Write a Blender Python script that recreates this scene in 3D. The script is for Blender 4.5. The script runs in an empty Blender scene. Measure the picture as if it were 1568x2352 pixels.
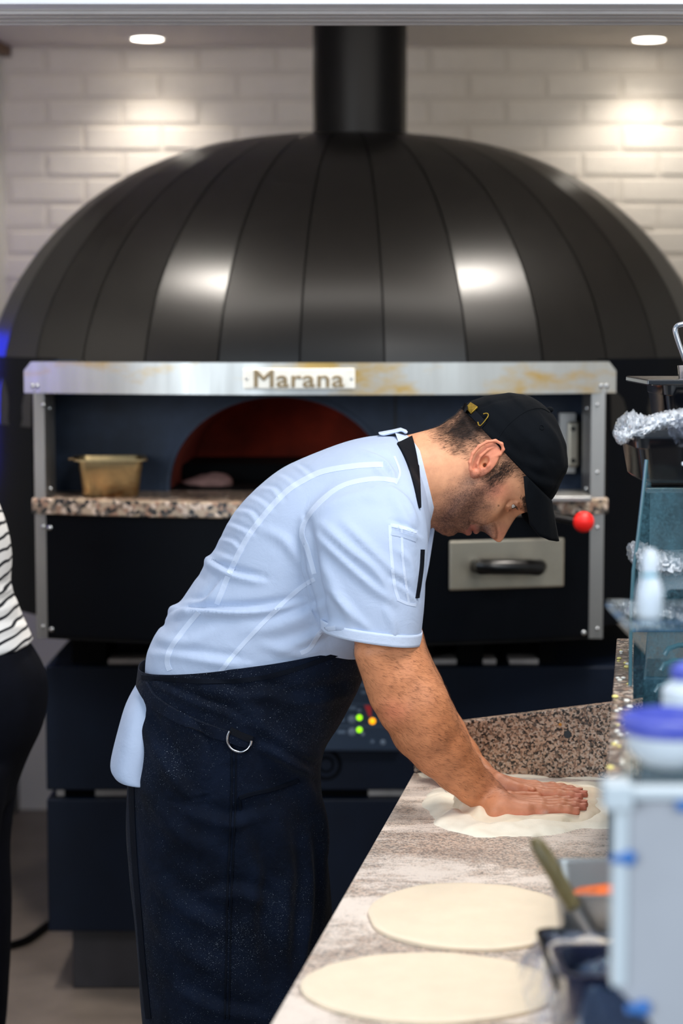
import bpy, bmesh, math, random
import numpy as np
from mathutils import Vector, Matrix, noise
from mathutils.bvhtree import BVHTree
random.seed(7); RNG = np.random.RandomState(11)
C = bpy.context.scene.collection
PI = math.pi
# ---------------------------------------------------------------- camera
FPX = 4600.0; CX, CY = 784.0, 1176.0; PITCH = math.atan(426/4600.0)
CAM = Vector((0, 0, 1.70))
cd = bpy.data.cameras.new('camera'); cam = bpy.data.objects.new('camera', cd); C.objects.link(cam)
cd.sensor_fit = 'VERTICAL'; cd.sensor_height = 36; cd.sensor_width = 24; cd.lens = FPX/2352*36
cd.clip_start = .1; cd.clip_end = 60
cam.location = CAM; cam.rotation_euler = (PI/2-PITCH, 0, 0)
cd.dof.use_dof = True; cd.dof.focus_distance = 3.36; cd.dof.aperture_fstop = 3.0
bpy.context.scene.camera = cam
# ---------------------------------------------------------------- world, lights, exposure
sc = bpy.context.scene
sc.view_settings.view_transform = 'Standard'; sc.view_settings.look = 'None'
sc.view_settings.exposure = 0.0; sc.view_settings.gamma = 1.0; sc.view_settings.use_curve_mapping = False
w = bpy.data.worlds.new('world'); sc.world = w; w.use_nodes = True
w.node_tree.nodes['Background'].inputs[0].default_value = (.62, .80, 1.0, 1)
w.node_tree.nodes['Background'].inputs[1].default_value = .52
def area(name, loc, target, size, power, col, sy=None, spread=None):
    l = bpy.data.lights.new(name, 'AREA'); l.energy = power; l.color = col; l.size = size
    if sy: l.shape = 'RECTANGLE'; l.size_y = sy
    if spread: l.spread = spread
    o = bpy.data.objects.new(name, l); C.objects.link(o); o.location = loc
    o.rotation_euler = (Vector(target)-Vector(loc)).to_track_quat('-Z', 'Y').to_euler(); return o
area('assumed_window_daylight', (-2.6, -1.6, 2.3), (0, 3.6, 1.2), 2.2, 125, (.80, .90, 1.0), 1.8)  # assumed unseen window behind the camera, source of the cool daylight
area('assumed_window_daylight', (2.2, -.6, 2.7), (.3, 3.6, 1.1), 1.6, 55, (.85, .93, 1.0), 1.4)  # another assumed window out of view, on the right
area('worktop_fill', (.75, 2.3, 3.3), (.45, 3.0, .9), 1.1, 55, (1.0, .97, .93), .8)  # unseen overhead light, added to brighten worktop, dough and cap top
area('rear_wall_fill', (.1, 4.25, 2.58), (.1, 6.95, 1.75), 2.6, 15, (1.0, .94, .87), .25)  # unseen light added behind the header to lift back wall and ceiling
# ---------------------------------------------------------------- projection helpers
cp, sp = math.cos(PITCH), math.sin(PITCH)
def P(u, v, Y):
    dx = (u-CX)/FPX; dy = (CY-v)/FPX
    ry = cp+sp*dy; rz = -sp+cp*dy
    t = Y/ry
    return Vector((dx*t, Y, CAM.z+rz*t))
def G(u, v, z):
    dx = (u-CX)/FPX; dy = (CY-v)/FPX
    ry = cp+sp*dy; rz = -sp+cp*dy
    t = (z-CAM.z)/rz
    return Vector((dx*t, ry*t, z))
def proj(V):
    d = np.asarray(V, dtype=float)-np.array(CAM)
    f = d[:, 1]*cp-d[:, 2]*sp; up = d[:, 1]*sp+d[:, 2]*cp
    return np.stack([CX+FPX*d[:, 0]/f, CY-FPX*up/f], 1)
def ray(u, v):
    return Vector(((u-CX)/FPX, cp+sp*(CY-v)/FPX, -sp+cp*(CY-v)/FPX)).normalized()
# ---------------------------------------------------------------- materials
def lin(r, g, b):
    f = lambda c: (c/255/12.92) if c <= 10 else ((c/255+.055)/1.055)**2.4
    return (f(r), f(g), f(b), 1)
def newmat(name):
    m = bpy.data.materials.new(name); m.use_nodes = True
    nt = m.node_tree; return m, nt, nt.nodes['Principled BSDF'], nt.nodes, nt.links
def ns(nt, scale, detail=3, rough=.5, coord='Object', dist=0, vec=None, stretch=None):
    n = nt.nodes.new('ShaderNodeTexNoise'); n.inputs['Scale'].default_value = scale
    n.inputs['Detail'].default_value = detail; n.inputs['Roughness'].default_value = rough
    n.inputs['Distortion'].default_value = dist
    t = nt.nodes.new('ShaderNodeTexCoord'); o = t.outputs[coord]
    if stretch:
        mp = nt.nodes.new('ShaderNodeMapping'); mp.inputs['Scale'].default_value = stretch
        nt.links.new(o, mp.inputs[0]); o = mp.outputs[0]
    nt.links.new(o, n.inputs['Vector']); return n
def ramp(nt, src, stops, interp='LINEAR'):
    r = nt.nodes.new('ShaderNodeValToRGB'); cr = r.color_ramp; cr.interpolation = interp
    while len(cr.elements) < len(stops): cr.elements.new(.5)
    for e, (p, c) in zip(cr.elements, stops): e.position = p; e.color = c
    nt.links.new(src, r.inputs[0]); return r
def mix(nt, fac, a, b, bt='MIX'):
    m = nt.nodes.new('ShaderNodeMix'); m.data_type = 'RGBA'; m.blend_type = bt
    for val, i in ((fac, 0), (a, 6), (b, 7)):
        if isinstance(val, (tuple, float, int)): m.inputs[i].default_value = val
        else: nt.links.new(val, m.inputs[i])
    return m.outputs[2]
def bump(nt, b, src, strength, dist=.002):
    n = nt.nodes.new('ShaderNodeBump'); n.inputs['Strength'].default_value = strength; n.inputs['Distance'].default_value = dist
    nt.links.new(src, n.inputs['Height']); nt.links.new(n.outputs[0], b.inputs['Normal']); return n
def pm(name, col, rough=.5, metal=0, var=0, vscale=20, bmp=0, bscale=200, bdist=.001, col2=None, stretch=None, spec=None, coat=0, emit=None, alpha=None, trans=0, sheen=0, sss=0):
    m, nt, b, N, L = newmat(name)
    c = lin(*col) if max(col) > 1 or col == (0, 0, 0) else (*col, 1)
    b.inputs['Base Color'].default_value = c; b.inputs['Roughness'].default_value = rough; b.inputs['Metallic'].default_value = metal
    if var or col2:
        n = ns(nt, vscale, 4, .6, stretch=stretch)
        c2 = lin(*col2) if col2 else tuple(max(0, x*(1-var)) for x in c[:3])+(1,)
        c1 = c if col2 else tuple(min(1, x*(1+var)) for x in c[:3])+(1,)
        r = ramp(nt, n.outputs[0], [(.35, c1), (.65, c2)]); L.new(r.outputs[0], b.inputs['Base Color'])
    if bmp:
        n = ns(nt, bscale, 3, .6, stretch=stretch); bump(nt, b, n.outputs[0], bmp, bdist)
    if spec is not None: b.inputs['Specular IOR Level'].default_value = spec
    if coat: b.inputs['Coat Weight'].default_value = coat; b.inputs['Coat Roughness'].default_value = .15
    if emit: b.inputs['Emission Color'].default_value = c; b.inputs['Emission Strength'].default_value = emit
    if alpha is not None: b.inputs['Alpha'].default_value = alpha
    if trans: b.inputs['Transmission Weight'].default_value = trans
    if sheen: b.inputs['Sheen Weight'].default_value = sheen
    if sss: b.inputs['Subsurface Weight'].default_value = sss; b.inputs['Subsurface Radius'].default_value = (.012, .005, .003)
    return m
M = {}
M['plaster'] = pm('white_plaster', (222, 220, 216), .7, var=.03, vscale=6, bmp=.2, bscale=60)
M['brick'] = pm('painted_brick', (234, 226, 214), .55, var=.035, vscale=9, bmp=.6, bscale=45, bdist=.004)
M['mortar'] = pm('painted_mortar', (226, 218, 206), .7, bmp=.3, bscale=150)
M['ceiling'] = pm('ceiling_paint', (228, 220, 212), .8, var=.02)
M['header'] = pm('header_paint', (222, 222, 226), .45, var=.06, vscale=5, stretch=(1, 8, 8))
M['header_low'] = pm('header_track', (200, 192, 188), .4, var=.08, vscale=6, stretch=(1, 12, 1))
M['wood'] = pm('brown_trim', (105, 78, 55), .5, var=.2, vscale=8, stretch=(1, 10, 10))
M['floor'] = pm('floor_vinyl', (108, 98, 90), .45, var=.15, vscale=5, bmp=.1)
M['black_trim'] = pm('black_skirting', (16, 15, 15), .4)
M['dome'] = pm('black_enamel', (12, 11, 10), .31, var=.12, vscale=18, bmp=.05, bscale=90, spec=.36)
M['dome_dark'] = pm('black_seam', (6, 6, 7), .6)
M['drum'] = pm('blue_black_steel', (3, 5, 10), .5, var=.15, vscale=8, spec=.07)
M['cabinet'] = pm('navy_black_steel', (7, 17, 33), .5, var=.2, vscale=4, spec=.2)
M['facade'] = pm('blue_grey_steel', (30, 42, 60), .5, var=.35, vscale=7, bmp=.1, bscale=40, spec=.3)
M['panel'] = pm('control_panel_steel', (30, 46, 66), .45)
M['flue'] = pm('black_flue_steel', (9, 9, 11), .40, var=.1, vscale=30, spec=.2)
M['black'] = pm('black_plastic', (6, 6, 7), .3, spec=.35)
M['matt_black'] = pm('matt_black', (5, 5, 6), .9, spec=.15)
M['rivet'] = pm('rivet_steel', (190, 190, 190), .25, 1)
M['red'] = pm('red_plastic', (240, 16, 8), .5)
M['oven_red'] = pm('firebrick_red', (120, 38, 16), .9, var=.3, vscale=9, bmp=.3, bscale=30)
M['brass'] = pm('aged_brass', (186, 150, 62), .35, 1, var=.15, vscale=200)
M['chrome'] = pm('chrome_steel', (205, 205, 210), .18, 1)
M['led_green'] = pm('green_indicator', (150, 235, 0), .3, emit=1.6)
M['led_amber'] = pm('amber_indicator', (255, 165, 0), .3, emit=1.6)
M['print_grey'] = pm('printed_grey_mark', (88, 104, 124), .5)
M['print_red'] = pm('printed_red_mark', (190, 40, 45), .5)
M['bulb'] = pm('lamp_diffuser', (255, 246, 232), .3, emit=14)
M['lampring'] = pm('lamp_trim_white', (235, 232, 226), .4)
def steel(name, col, rough, stain=None, stretch=(1, 1, 1), sc_=5):
    m, nt, b, N, L = newmat(name)
    n = ns(nt, sc_, 4, .6, stretch=stretch)
    r = ramp(nt, n.outputs[0], [(.3, lin(*col)), (.7, tuple(x*.72 for x in lin(*col)[:3])+(1,))])
    out = r.outputs[0]
    if stain:
        n2 = ns(nt, 3.2, 5, .65, stretch=(1, 1, 2.4)); r2 = ramp(nt, n2.outputs[0], [(.52, (0, 0, 0, 1)), (.66, (1, 1, 1, 1))])
        out = mix(nt, r2.outputs[0], out, lin(*stain))
    L.new(out, b.inputs['Base Color']); b.inputs['Metallic'].default_value = .85
    rr = ramp(nt, n.outputs[0], [(.3, (rough,)*3+(1,)), (.7, (rough*1.5,)*3+(1,))]); L.new(rr.outputs[0], b.inputs['Roughness'])
    return m
M['visor'] = steel('brushed_steel_heat_stained', (196, 196, 192), .3, (190, 158, 96), (2.2, 2.2, .25))
M['steel'] = steel('brushed_steel', (170, 168, 165), .32, None, (1, 1, .3))
M['steel_plate'] = steel('worn_steel_plate', (176, 168, 152), .3, None, (.8, .8, 1), 7)
M['pan'] = steel('stained_pan_steel', (190, 165, 120), .28, (126, 78, 34), (3, 3, 3), 9)
M['tray'] = steel('tray_steel', (168, 166, 164), .3)
FLOUR_C = (.05, .65, .30)
def granite(name, flour=0, tint=(200, 168, 144), sc_=290):
    m, nt, b, N, L = newmat(name)
    t = N.new('ShaderNodeTexCoord'); v = N.new('ShaderNodeTexVoronoi'); v.inputs['Scale'].default_value = sc_
    v.inputs['Randomness'].default_value = 1
    d = ns(nt, 300, 2); 
    vm = N.new('ShaderNodeVectorMath'); vm.operation = 'MULTIPLY_ADD'; vm.inputs[1].default_value = (.006, .006, .006)
    L.new(d.outputs['Color'], vm.inputs[0]); L.new(t.outputs['Object'], vm.inputs[2]); L.new(vm.outputs[0], v.inputs['Vector'])
    s = N.new('ShaderNodeSeparateColor'); L.new(v.outputs['Color'], s.inputs[0])
    g = lambda c: lin(*c)
    r = ramp(nt, s.outputs[0], [(0, g((38, 37, 36))), (.15, g((92, 84, 78))), (.27, g(tint)), (.52, g((152, 120, 100))), (.70, g((205, 184, 166))), (.90, g((118, 100, 86)))], 'CONSTANT')
    n = ns(nt, 9, 3); dark = ramp(nt, n.outputs[0], [(.35, (.72, .72, .72, 1)), (.65, (1, 1, 1, 1))])
    out = mix(nt, 1.0, r.outputs[0], dark.outputs[0], 'MULTIPLY')
    b.inputs['Roughness'].default_value = .3
    if flour:
        a = ns(nt, 5.0, 7, .68, dist=.5, stretch=(1, 1.6, 1)); f = ns(nt, 480, 2, .7); c2 = ns(nt, 40, 3, .6, stretch=(1, 3, 1))
        ad = N.new('ShaderNodeMath'); ad.operation = 'MULTIPLY_ADD'; ad.inputs[1].default_value = .52
        L.new(f.outputs[0], ad.inputs[0]); L.new(a.outputs[0], ad.inputs[2])
        ad2 = N.new('ShaderNodeMath'); ad2.operation = 'MULTIPLY_ADD'; ad2.inputs[1].default_value = .22
        L.new(c2.outputs[0], ad2.inputs[0]); L.new(ad.outputs[0], ad2.inputs[2])
        vd = N.new('ShaderNodeVectorMath'); vd.operation = 'DISTANCE'; vd.inputs[1].default_value = FLOUR_C; L.new(t.outputs['Object'], vd.inputs[0])
        mr = N.new('ShaderNodeMapRange'); mr.inputs['From Min'].default_value = .12; mr.inputs['From Max'].default_value = .42; mr.inputs['To Min'].default_value = .16 if flour < .9 else -.03; mr.inputs['To Max'].default_value = -.03; L.new(vd.outputs['Value'], mr.inputs['Value'])
        ad3 = N.new('ShaderNodeMath'); L.new(ad2.outputs[0], ad3.inputs[0]); L.new(mr.outputs[0], ad3.inputs[1]); ad2 = ad3
        mk = ramp(nt, ad2.outputs[0], [(flour, ((.26 if flour < .9 else .04),)*3+(1,)), (flour+.13, (.95, .95, .95, 1))])
        out = mix(nt, mk.outputs[0], out, lin(236, 220, 206))
        rr = ramp(nt, mk.outputs[0], [(0, (.3, .3, .3, 1)), (1, (.9, .9, .9, 1))]); L.new(rr.outputs[0], b.inputs['Roughness'])
    L.new(out, b.inputs['Base Color']); return m
M['granite'] = granite('pink_grey_granite'); M['granite_flour'] = granite('floured_granite', .785)
M['granite_shelf'] = granite('oven_shelf_granite', 0, (170, 150, 128), 90)
M['ledge'] = granite('ledge_with_crumbs', .97, (74, 54, 50), 150)
M['dough'] = pm('raw_dough', (240, 220, 192), .62, var=.025, vscale=25, bmp=.25, bscale=70, bdist=.001, sss=.08)
M['flour'] = pm('flour_heap', (250, 240, 220), .9, var=.03, vscale=40, bmp=.5, bscale=500, bdist=.001)
def cloth(name, col, var=.05, weave=900, bs=.25, sheen=0, wrinkle=0, dust=0, mesh=False):
    m, nt, b, N, L = newmat(name); c = lin(*col)
    n = ns(nt, 14, 4, .6)
    r = ramp(nt, n.outputs[0], [(.35, tuple(min(1, x*(1+var)) for x in c[:3])+(1,)), (.65, tuple(x*(1-var) for x in c[:3])+(1,))]); out = r.outputs[0]
    b.inputs['Roughness'].default_value = .85
    b.inputs['Specular IOR Level'].default_value = .10 if max(c[:3]) < .1 else .3
    if dust:
        n1 = ns(nt, 900, 1, .5); n2 = ns(nt, 3.3, 4, .6, dist=.6)
        mu = N.new('ShaderNodeMath'); mu.operation = 'MULTIPLY_ADD'; mu.inputs[1].default_value = .34; L.new(n2.outputs[0], mu.inputs[0]); L.new(n1.outputs[0], mu.inputs[2])
        mk = ramp(nt, mu.outputs[0], [(.925-dust*.05, (0, 0, 0, 1)), (.975-dust*.05, (.75, .75, .75, 1))]); out = mix(nt, mk.outputs[0], out, lin(190, 200, 215))
    L.new(out, b.inputs['Base Color'])
    w1 = ns(nt, weave, 2, .5); w2 = ns(nt, 26, 4, .6, dist=.5)
    ad = N.new('ShaderNodeMath'); ad.operation = 'MULTIPLY_ADD'; ad.inputs[1].default_value = .12 if not wrinkle else .05
    L.new(w1.outputs[0], ad.inputs[0]); L.new(w2.outputs[0], ad.inputs[2]); bump(nt, b, ad.outputs[0], bs, .006)
    if sheen: b.inputs['Sheen Weight'].default_value = sheen; b.inputs['Sheen Roughness'].default_value = .5
    return m
M['shirt'] = cloth('white_blue_shirt_cotton', (176, 189, 213), .015, bs=.28)
M['seam'] = cloth('shirt_seam_cotton', (196, 207, 228), .02, bs=.3)
M['apron'] = cloth('black_navy_apron_cotton', (9, 17, 32), .35, 700, .6, dust=.36, sheen=.03)
M['strap'] = cloth('black_webbing', (16, 18, 24), .1, 500, .3)
M['cap'] = cloth('black_cap_cotton', (6, 9, 14), .2, 900, .25, sheen=.01)
M['trouser'] = cloth('dark_trouser', (6, 8, 17), .2)
M['shoe'] = pm('black_shoe_leather', (14, 14, 15), .4)
# ---------------------------------------------------------------- object helpers
def tag(o, label=None, cat=None, group=None, kind=None):
    if label: o['label'] = label
    if cat: o['category'] = cat
    if group: o['group'] = group
    if kind: o['kind'] = kind
    return o
def thing(name, label, cat, loc=(0, 0, 0), group=None):
    o = bpy.data.objects.new(name, None); C.objects.link(o); o.location = loc; o.empty_display_size = .1
    return tag(o, label, cat, group)
def wloc(o):
    v = Vector(o.location)
    while o.parent: o = o.parent; v += Vector(o.location)
    return v
def mo(name, V, F, mat, parent=None, smooth=True, bevel=0, org=None):
    """one mesh object; V is in world coordinates; org = world position of its origin"""
    V = np.asarray(V, dtype=np.float64).reshape(-1, 3)
    base = np.array(org if org is not None else (wloc(parent) if parent else (0, 0, 0)))
    me = bpy.data.meshes.new(name)
    if isinstance(F, np.ndarray) and F.ndim == 2:
        k = F.shape[1]; me.vertices.add(len(V)); me.vertices.foreach_set('co', (V-base).astype(np.float32).ravel())
        me.loops.add(F.size); me.loops.foreach_set('vertex_index', F.astype(np.int32).ravel())
        me.polygons.add(len(F)); me.polygons.foreach_set('loop_start', np.arange(0, F.size, k, dtype=np.int32))
        me.update(calc_edges=True)
    else:
        me.from_pydata([tuple(p) for p in V-base], [], [tuple(int(i) for i in f) for f in F])
    if smooth: me.polygons.foreach_set('use_smooth', np.ones(len(me.polygons), dtype=bool))
    if smooth and len(me.polygons) < 6000: me.set_sharp_from_angle(angle=.75)
    if mat is not None:
        for m in (mat if isinstance(mat, (list, tuple)) else [mat]): me.materials.append(m)
    o = bpy.data.objects.new(name, me); C.objects.link(o)
    if parent: o.parent = parent; o.location = Vector(base)-wloc(parent)
    else: o.location = Vector(base)
    if bevel:
        b = o.modifiers.new('bevel', 'BEVEL'); b.width = bevel; b.segments = 2; b.limit_method = 'ANGLE'; b.angle_limit = .6
        if not smooth: b.harden_normals = False
    return o
BOXF = [(0, 3, 2, 1), (4, 5, 6, 7), (0, 1, 5, 4), (1, 2, 6, 5), (2, 3, 7, 6), (3, 0, 4, 7)]
class MB:
    def __init__(s): s.V = []; s.F = []
    def add(s, V, F):
        n = len(s.V); s.V += [tuple(v) for v in V]; s.F += [tuple(int(i)+n for i in f) for f in F]; return s
    def box(s, a, b, rz=0, c=None):
        x0, y0, z0 = a; x1, y1, z1 = b
        V = [(x0, y0, z0), (x1, y0, z0), (x1, y1, z0), (x0, y1, z0), (x0, y0, z1), (x1, y0, z1), (x1, y1, z1), (x0, y1, z1)]
        if rz:
            cx, cy = c if c else ((x0+x1)/2, (y0+y1)/2); k, q = math.cos(rz), math.sin(rz)
            V = [(cx+(x-cx)*k-(y-cy)*q, cy+(x-cx)*q+(y-cy)*k, z) for x, y, z in V]
        return s.add(V, BOXF)
    def lathe(s, c, prof, n=32, axis=(0, 0, 1), cap=True):
        ax = Vector(axis).normalized(); a = ax.orthogonal().normalized(); b = ax.cross(a); V = []
        for r, h in prof:
            for i in range(n):
                t = 2*PI*i/n; V.append(Vector(c)+ax*h+(a*math.cos(t)+b*math.sin(t))*r)
        F = []
        for j in range(len(prof)-1):
            for i in range(n): k = (i+1) % n; F.append((j*n+i, j*n+k, (j+1)*n+k, (j+1)*n+i))
        if cap: F.append(tuple(range(n))[::-1]); F.append(tuple((len(prof)-1)*n+i for i in range(n)))
        return s.add(V, F)
    def tube(s, pts, r, n=10, closed=False):
        pts = [Vector(p) for p in pts]; rs = r if isinstance(r, (list, tuple)) else [r]*len(pts); V = []
        prev = None
        for i, p in enumerate(pts):
            if closed: t = pts[(i+1) % len(pts)]-pts[i-1]
            else: t = pts[min(i+1, len(pts)-1)]-pts[max(i-1, 0)]
            t.normalize()
            a = (prev-t*prev.dot(t)).normalized() if prev is not None else t.orthogonal().normalized()
            prev = a; b = t.cross(a)
            for j in range(n):
                q = 2*PI*j/n; V.append(p+(a*math.cos(q)+b*math.sin(q))*rs[i])
        F = []; m = len(pts)
        for i in range(m if closed else m-1):
            for j in range(n): k = (j+1) % n; i2 = (i+1) % m; F.append((i*n+j, i*n+k, i2*n+k, i2*n+j))
        if not closed: F.append(tuple(range(n))[::-1]); F.append(tuple((m-1)*n+j for j in range(n)))
        return s.add(V, F)
    def sphere(s, c, r, n=20, m=12, sc=(1, 1, 1)):
        V = [(c[0], c[1], c[2]+r*sc[2])]
        for i in range(1, m):
            a = PI*i/m
            for j in range(n):
                t = 2*PI*j/n; V.append((c[0]+r*sc[0]*math.sin(a)*math.cos(t), c[1]+r*sc[1]*math.sin(a)*math.sin(t), c[2]+r*sc[2]*math.cos(a)))
        V.append((c[0], c[1], c[2]-r*sc[2])); F = []
        for j in range(n): F.append((0, 1+j, 1+(j+1) % n)); F.append((len(V)-1, 1+(m-2)*n+(j+1) % n, 1+(m-2)*n+j))
        for i in range(m-2):
            for j in range(n): k = (j+1) % n; F.append((1+i*n+j, 1+(i+1)*n+j, 1+(i+1)*n+k, 1+i*n+k))
        return s.add(V, F)
    def prism(s, pts, d):
        pts = [Vector(p) for p in pts]; n = len(pts); d = Vector(d)
        V = pts+[p+d for p in pts]; F = [tuple(range(n))[::-1], tuple(range(n, 2*n))]
        F += [(i, (i+1) % n, n+(i+1) % n, n+i) for i in range(n)]
        return s.add(V, F)
    def build(s, name, mat, parent=None, smooth=False, bevel=0, org=None):
        return mo(name, s.V, s.F, mat, parent, smooth, bevel, org)
def fixn(o):
    bm = bmesh.new(); bm.from_mesh(o.data); bmesh.ops.recalc_face_normals(bm, faces=bm.faces); bm.to_mesh(o.data); bm.free(); return o
def crspline(keys, n):
    """catmull-rom through rows of keys"""
    K = np.asarray(keys, float); out = []; m = len(K)
    for i in range(m-1):
        p0, p1, p2, p3 = K[max(i-1, 0)], K[i], K[i+1], K[min(i+2, m-1)]
        for t in np.arange(n)/n:
            out.append(.5*(2*p1+(p2-p0)*t+(2*p0-5*p1+4*p2-p3)*t*t+(3*p1-p0-3*p2+p3)*t**3))
    out.append(K[-1]); return np.array(out)
def grid_faces(nu, nv, wrap=True):
    i = np.arange(nu-1)[:, None]; j = np.arange(nv if wrap else nv-1)[None, :]; k = (j+1) % nv
    return np.stack([i*nv+j, i*nv+k, (i+1)*nv+k, (i+1)*nv+j], -1).reshape(-1, 4)
def loft(keys, nseg=64, sub=8, exp=2.3, closed=True):
    """keys rows: Bu,Bv,Fu,Fv,halfwidth,Yc  (pixel ends of a section in the vertical plane Y=Yc) -> verts, faces(list)"""
    K = crspline(keys, sub); V = []
    th = np.linspace(0, 2*PI, nseg, endpoint=False)
    cx = np.sign(np.cos(th))*np.abs(np.cos(th))**(2/exp); sy = np.sign(np.sin(th))*np.abs(np.sin(th))**(2/exp)
    for r in K:
        b = np.array(P(r[0], r[1], r[5])); f = np.array(P(r[2], r[3], r[5])); c = (b+f)/2; a = (f-b)/2
        V.append(c+cx[:, None]*a+sy[:, None]*np.array([0, -r[4], 0]))
    V = np.concatenate(V); n = len(K); F = [tuple(f) for f in grid_faces(n, nseg)]
    if closed: F += [tuple(range(nseg))[::-1], tuple((n-1)*nseg+i for i in range(nseg))]
    return V, F
def remesh(parts, voxel, smooth_it=4):
    """union of closed meshes by the voxel remesher -> verts, faces arrays"""
    mb = MB()
    for V, F in parts: mb.add(V, F)
    o = fixn(mb.build('tmp', None)); md = o.modifiers.new('r', 'REMESH'); md.mode = 'VOXEL'; md.voxel_size = voxel
    dg = bpy.context.evaluated_depsgraph_get(); ev = o.evaluated_get(dg); me = bpy.data.meshes.new_from_object(ev)
    V = np.empty(len(me.vertices)*3); me.vertices.foreach_get('co', V); V = V.reshape(-1, 3)
    F = np.empty(len(me.polygons)*4, dtype=np.int32)
    if len(me.loops) == len(F): me.loops.foreach_get('vertex_index', F); F = F.reshape(-1, 4)
    else: F = None
    bpy.data.objects.remove(o); bpy.data.meshes.remove(me)
    return smooth_mesh(V, F, smooth_it), F
def edges_of(F):
    k = F.shape[1]; e = np.concatenate([np.stack([F[:, i], F[:, (i+1) % k]], 1) for i in range(k)]); return e
def smooth_mesh(V, F, it, lam=.5, mask=None):
    e = edges_of(F); n = len(V)
    e = np.unique(np.sort(e, 1), axis=0)
    a = np.concatenate([e[:, 0], e[:, 1]]); b = np.concatenate([e[:, 1], e[:, 0]]); cnt = np.bincount(a, minlength=n).clip(1)
    for _ in range(it):
        S = np.stack([np.bincount(a, V[b, k], n)/cnt for k in range(3)], 1)
        d = (S-V)*lam
        V = V+(d if mask is None else d*mask[:, None])
    return V
def normals(V, F):
    if F.shape[1] == 4: fn = np.cross(V[F[:, 2]]-V[F[:, 0]], V[F[:, 3]]-V[F[:, 1]])
    else: fn = np.cross(V[F[:, 1]]-V[F[:, 0]], V[F[:, 2]]-V[F[:, 0]])
    N = np.zeros_like(V)
    for k in range(F.shape[1]):
        for c in range(3): N[:, c] += np.bincount(F[:, k], fn[:, c], len(V))
    return N/np.maximum(np.linalg.norm(N, axis=1, keepdims=True), 1e-12)
def pdist(UV, pts):
    """distance in pixels to a polyline, signed side, and parameter"""
    best = np.full(len(UV), 1e9); side = np.zeros(len(UV)); par = np.zeros(len(UV)); pts = np.asarray(pts, float); n = len(pts)-1
    for i in range(n):
        a, b = pts[i], pts[i+1]; d = b-a; L2 = (d**2).sum(); t = (((UV-a)@d)/L2).clip(0, 1)
        q = UV-(a+t[:, None]*d); D = np.hypot(q[:, 0], q[:, 1]); s = np.sign(d[0]*q[:, 1]-d[1]*q[:, 0])
        m = D < best; best[m] = D[m]; side[m] = s[m]; par[m] = (i+t[m])/n
    return best, side, par
def strokes(V, F, lst, near=True):
    """cloth folds: each stroke (points, width, height, kind) moves the surface facing the viewer's side along its normal"""
    N = normals(V, F); UV = proj(V); view = V-np.array(CAM); view /= np.linalg.norm(view, axis=1, keepdims=True)
    fac = ((-(N*view).sum(1)+.05)/.3).clip(0, 1); D = np.zeros(len(V))
    for pts, wd, h, kind in lst:
        pts = crspline(pts, 6) if len(pts) > 2 else np.array(pts, float)
        d, s, t = pdist(UV, pts); tp = np.sin(PI*t.clip(.03, .97))**.5
        x = d/wd
        if kind == 'r': g = np.exp(-x*x)                      # ridge
        elif kind == 'v': g = np.exp(-x*x)*1.4-np.exp(-(x/2.2)**2)*.4
        elif kind == 's': g = s*x*np.exp(-x*x)*2.3*1.0           # ridge on one side, valley on the other
        elif kind == 'R': g = np.exp(-x*x)/np.maximum(fac, .02)
        elif kind == 'e': g = np.where(s > 0, np.exp(-x*x/3), -0.0)  # step
        D += h*tp*g
    return V+N*(D*np.maximum(fac, .02))[:, None]
def in_poly(UV, poly):
    x, y = UV[:, 0], UV[:, 1]; r = np.zeros(len(UV), bool); n = len(poly)
    for i in range(n):
        x0, y0 = poly[i]; x1, y1 = poly[(i+1) % n]
        c = ((y0 > y) != (y1 > y)) & (x < (x1-x0)*(y-y0)/((y1-y0) if y1 != y0 else 1e-9)+x0); r ^= c
    return r
def soft_poly(UV, poly, soft):
    d, _, _ = pdist(UV, list(poly)+[poly[0]]); s = np.where(in_poly(UV, poly), d, -d)
    return (s/soft*.5+.5).clip(0, 1)
def set_col(o, cols, name='Col'):
    at = o.data.color_attributes.new(name, 'FLOAT_COLOR', 'POINT')
    c = np.ones((len(o.data.vertices), 4), np.float32); c[:, :cols.shape[1]] = cols; at.data.foreach_set('color', c.ravel())
def bvh_of(V, F): return BVHTree.FromPolygons([Vector(v) for v in V], [tuple(int(i) for i in f) for f in F])
def ribbon(name, pts, width, bvh, mat, parent, off=.0012, thick=.0012, n=10, taper=1):
    """a flat band sewn on a surface: pixel path laid on the surface"""
    pts = crspline(pts, n) if len(pts) > 2 else np.linspace(pts[0], pts[1], n)
    t = np.gradient(pts, axis=0); t /= np.linalg.norm(t, axis=1, keepdims=True); nn = np.stack([-t[:, 1], t[:, 0]], 1)
    rows = []; k = 3 if width < 12 else 5
    tw = np.linspace(1, taper, len(pts))
    for q in np.linspace(-.5, .5, k):
        row = []
        for p, m, t_ in zip(pts, nn, tw):
            u = p+m*width*q*t_; h = bvh.ray_cast(CAM, ray(u[0], u[1]))
            row.append((h[0], h[1]) if h[0] is not None else None)
        rows.append(row)
    V = []; ok = []
    for i in range(len(pts)):
        r = [rows[j][i] for j in range(k)]
        if any(x is None for x in r): continue
        ok.append([(x[0], (x[1] if x[1].dot(x[0]-CAM) < 0 else -x[1])) for x in r])
    if len(ok) < 2: return None
    for r in ok:
        for p, m in r: V.append(p+m*(off+thick))
        for p, m in r[::-1]: V.append(p+m*(-.001))
    F = [tuple(f) for f in grid_faces(len(ok), 2*k)]+[tuple(range(2*k))[::-1], tuple((len(ok)-1)*2*k+i for i in range(2*k))]
    return fixn(mo(name, V, F, mat, parent))
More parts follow.
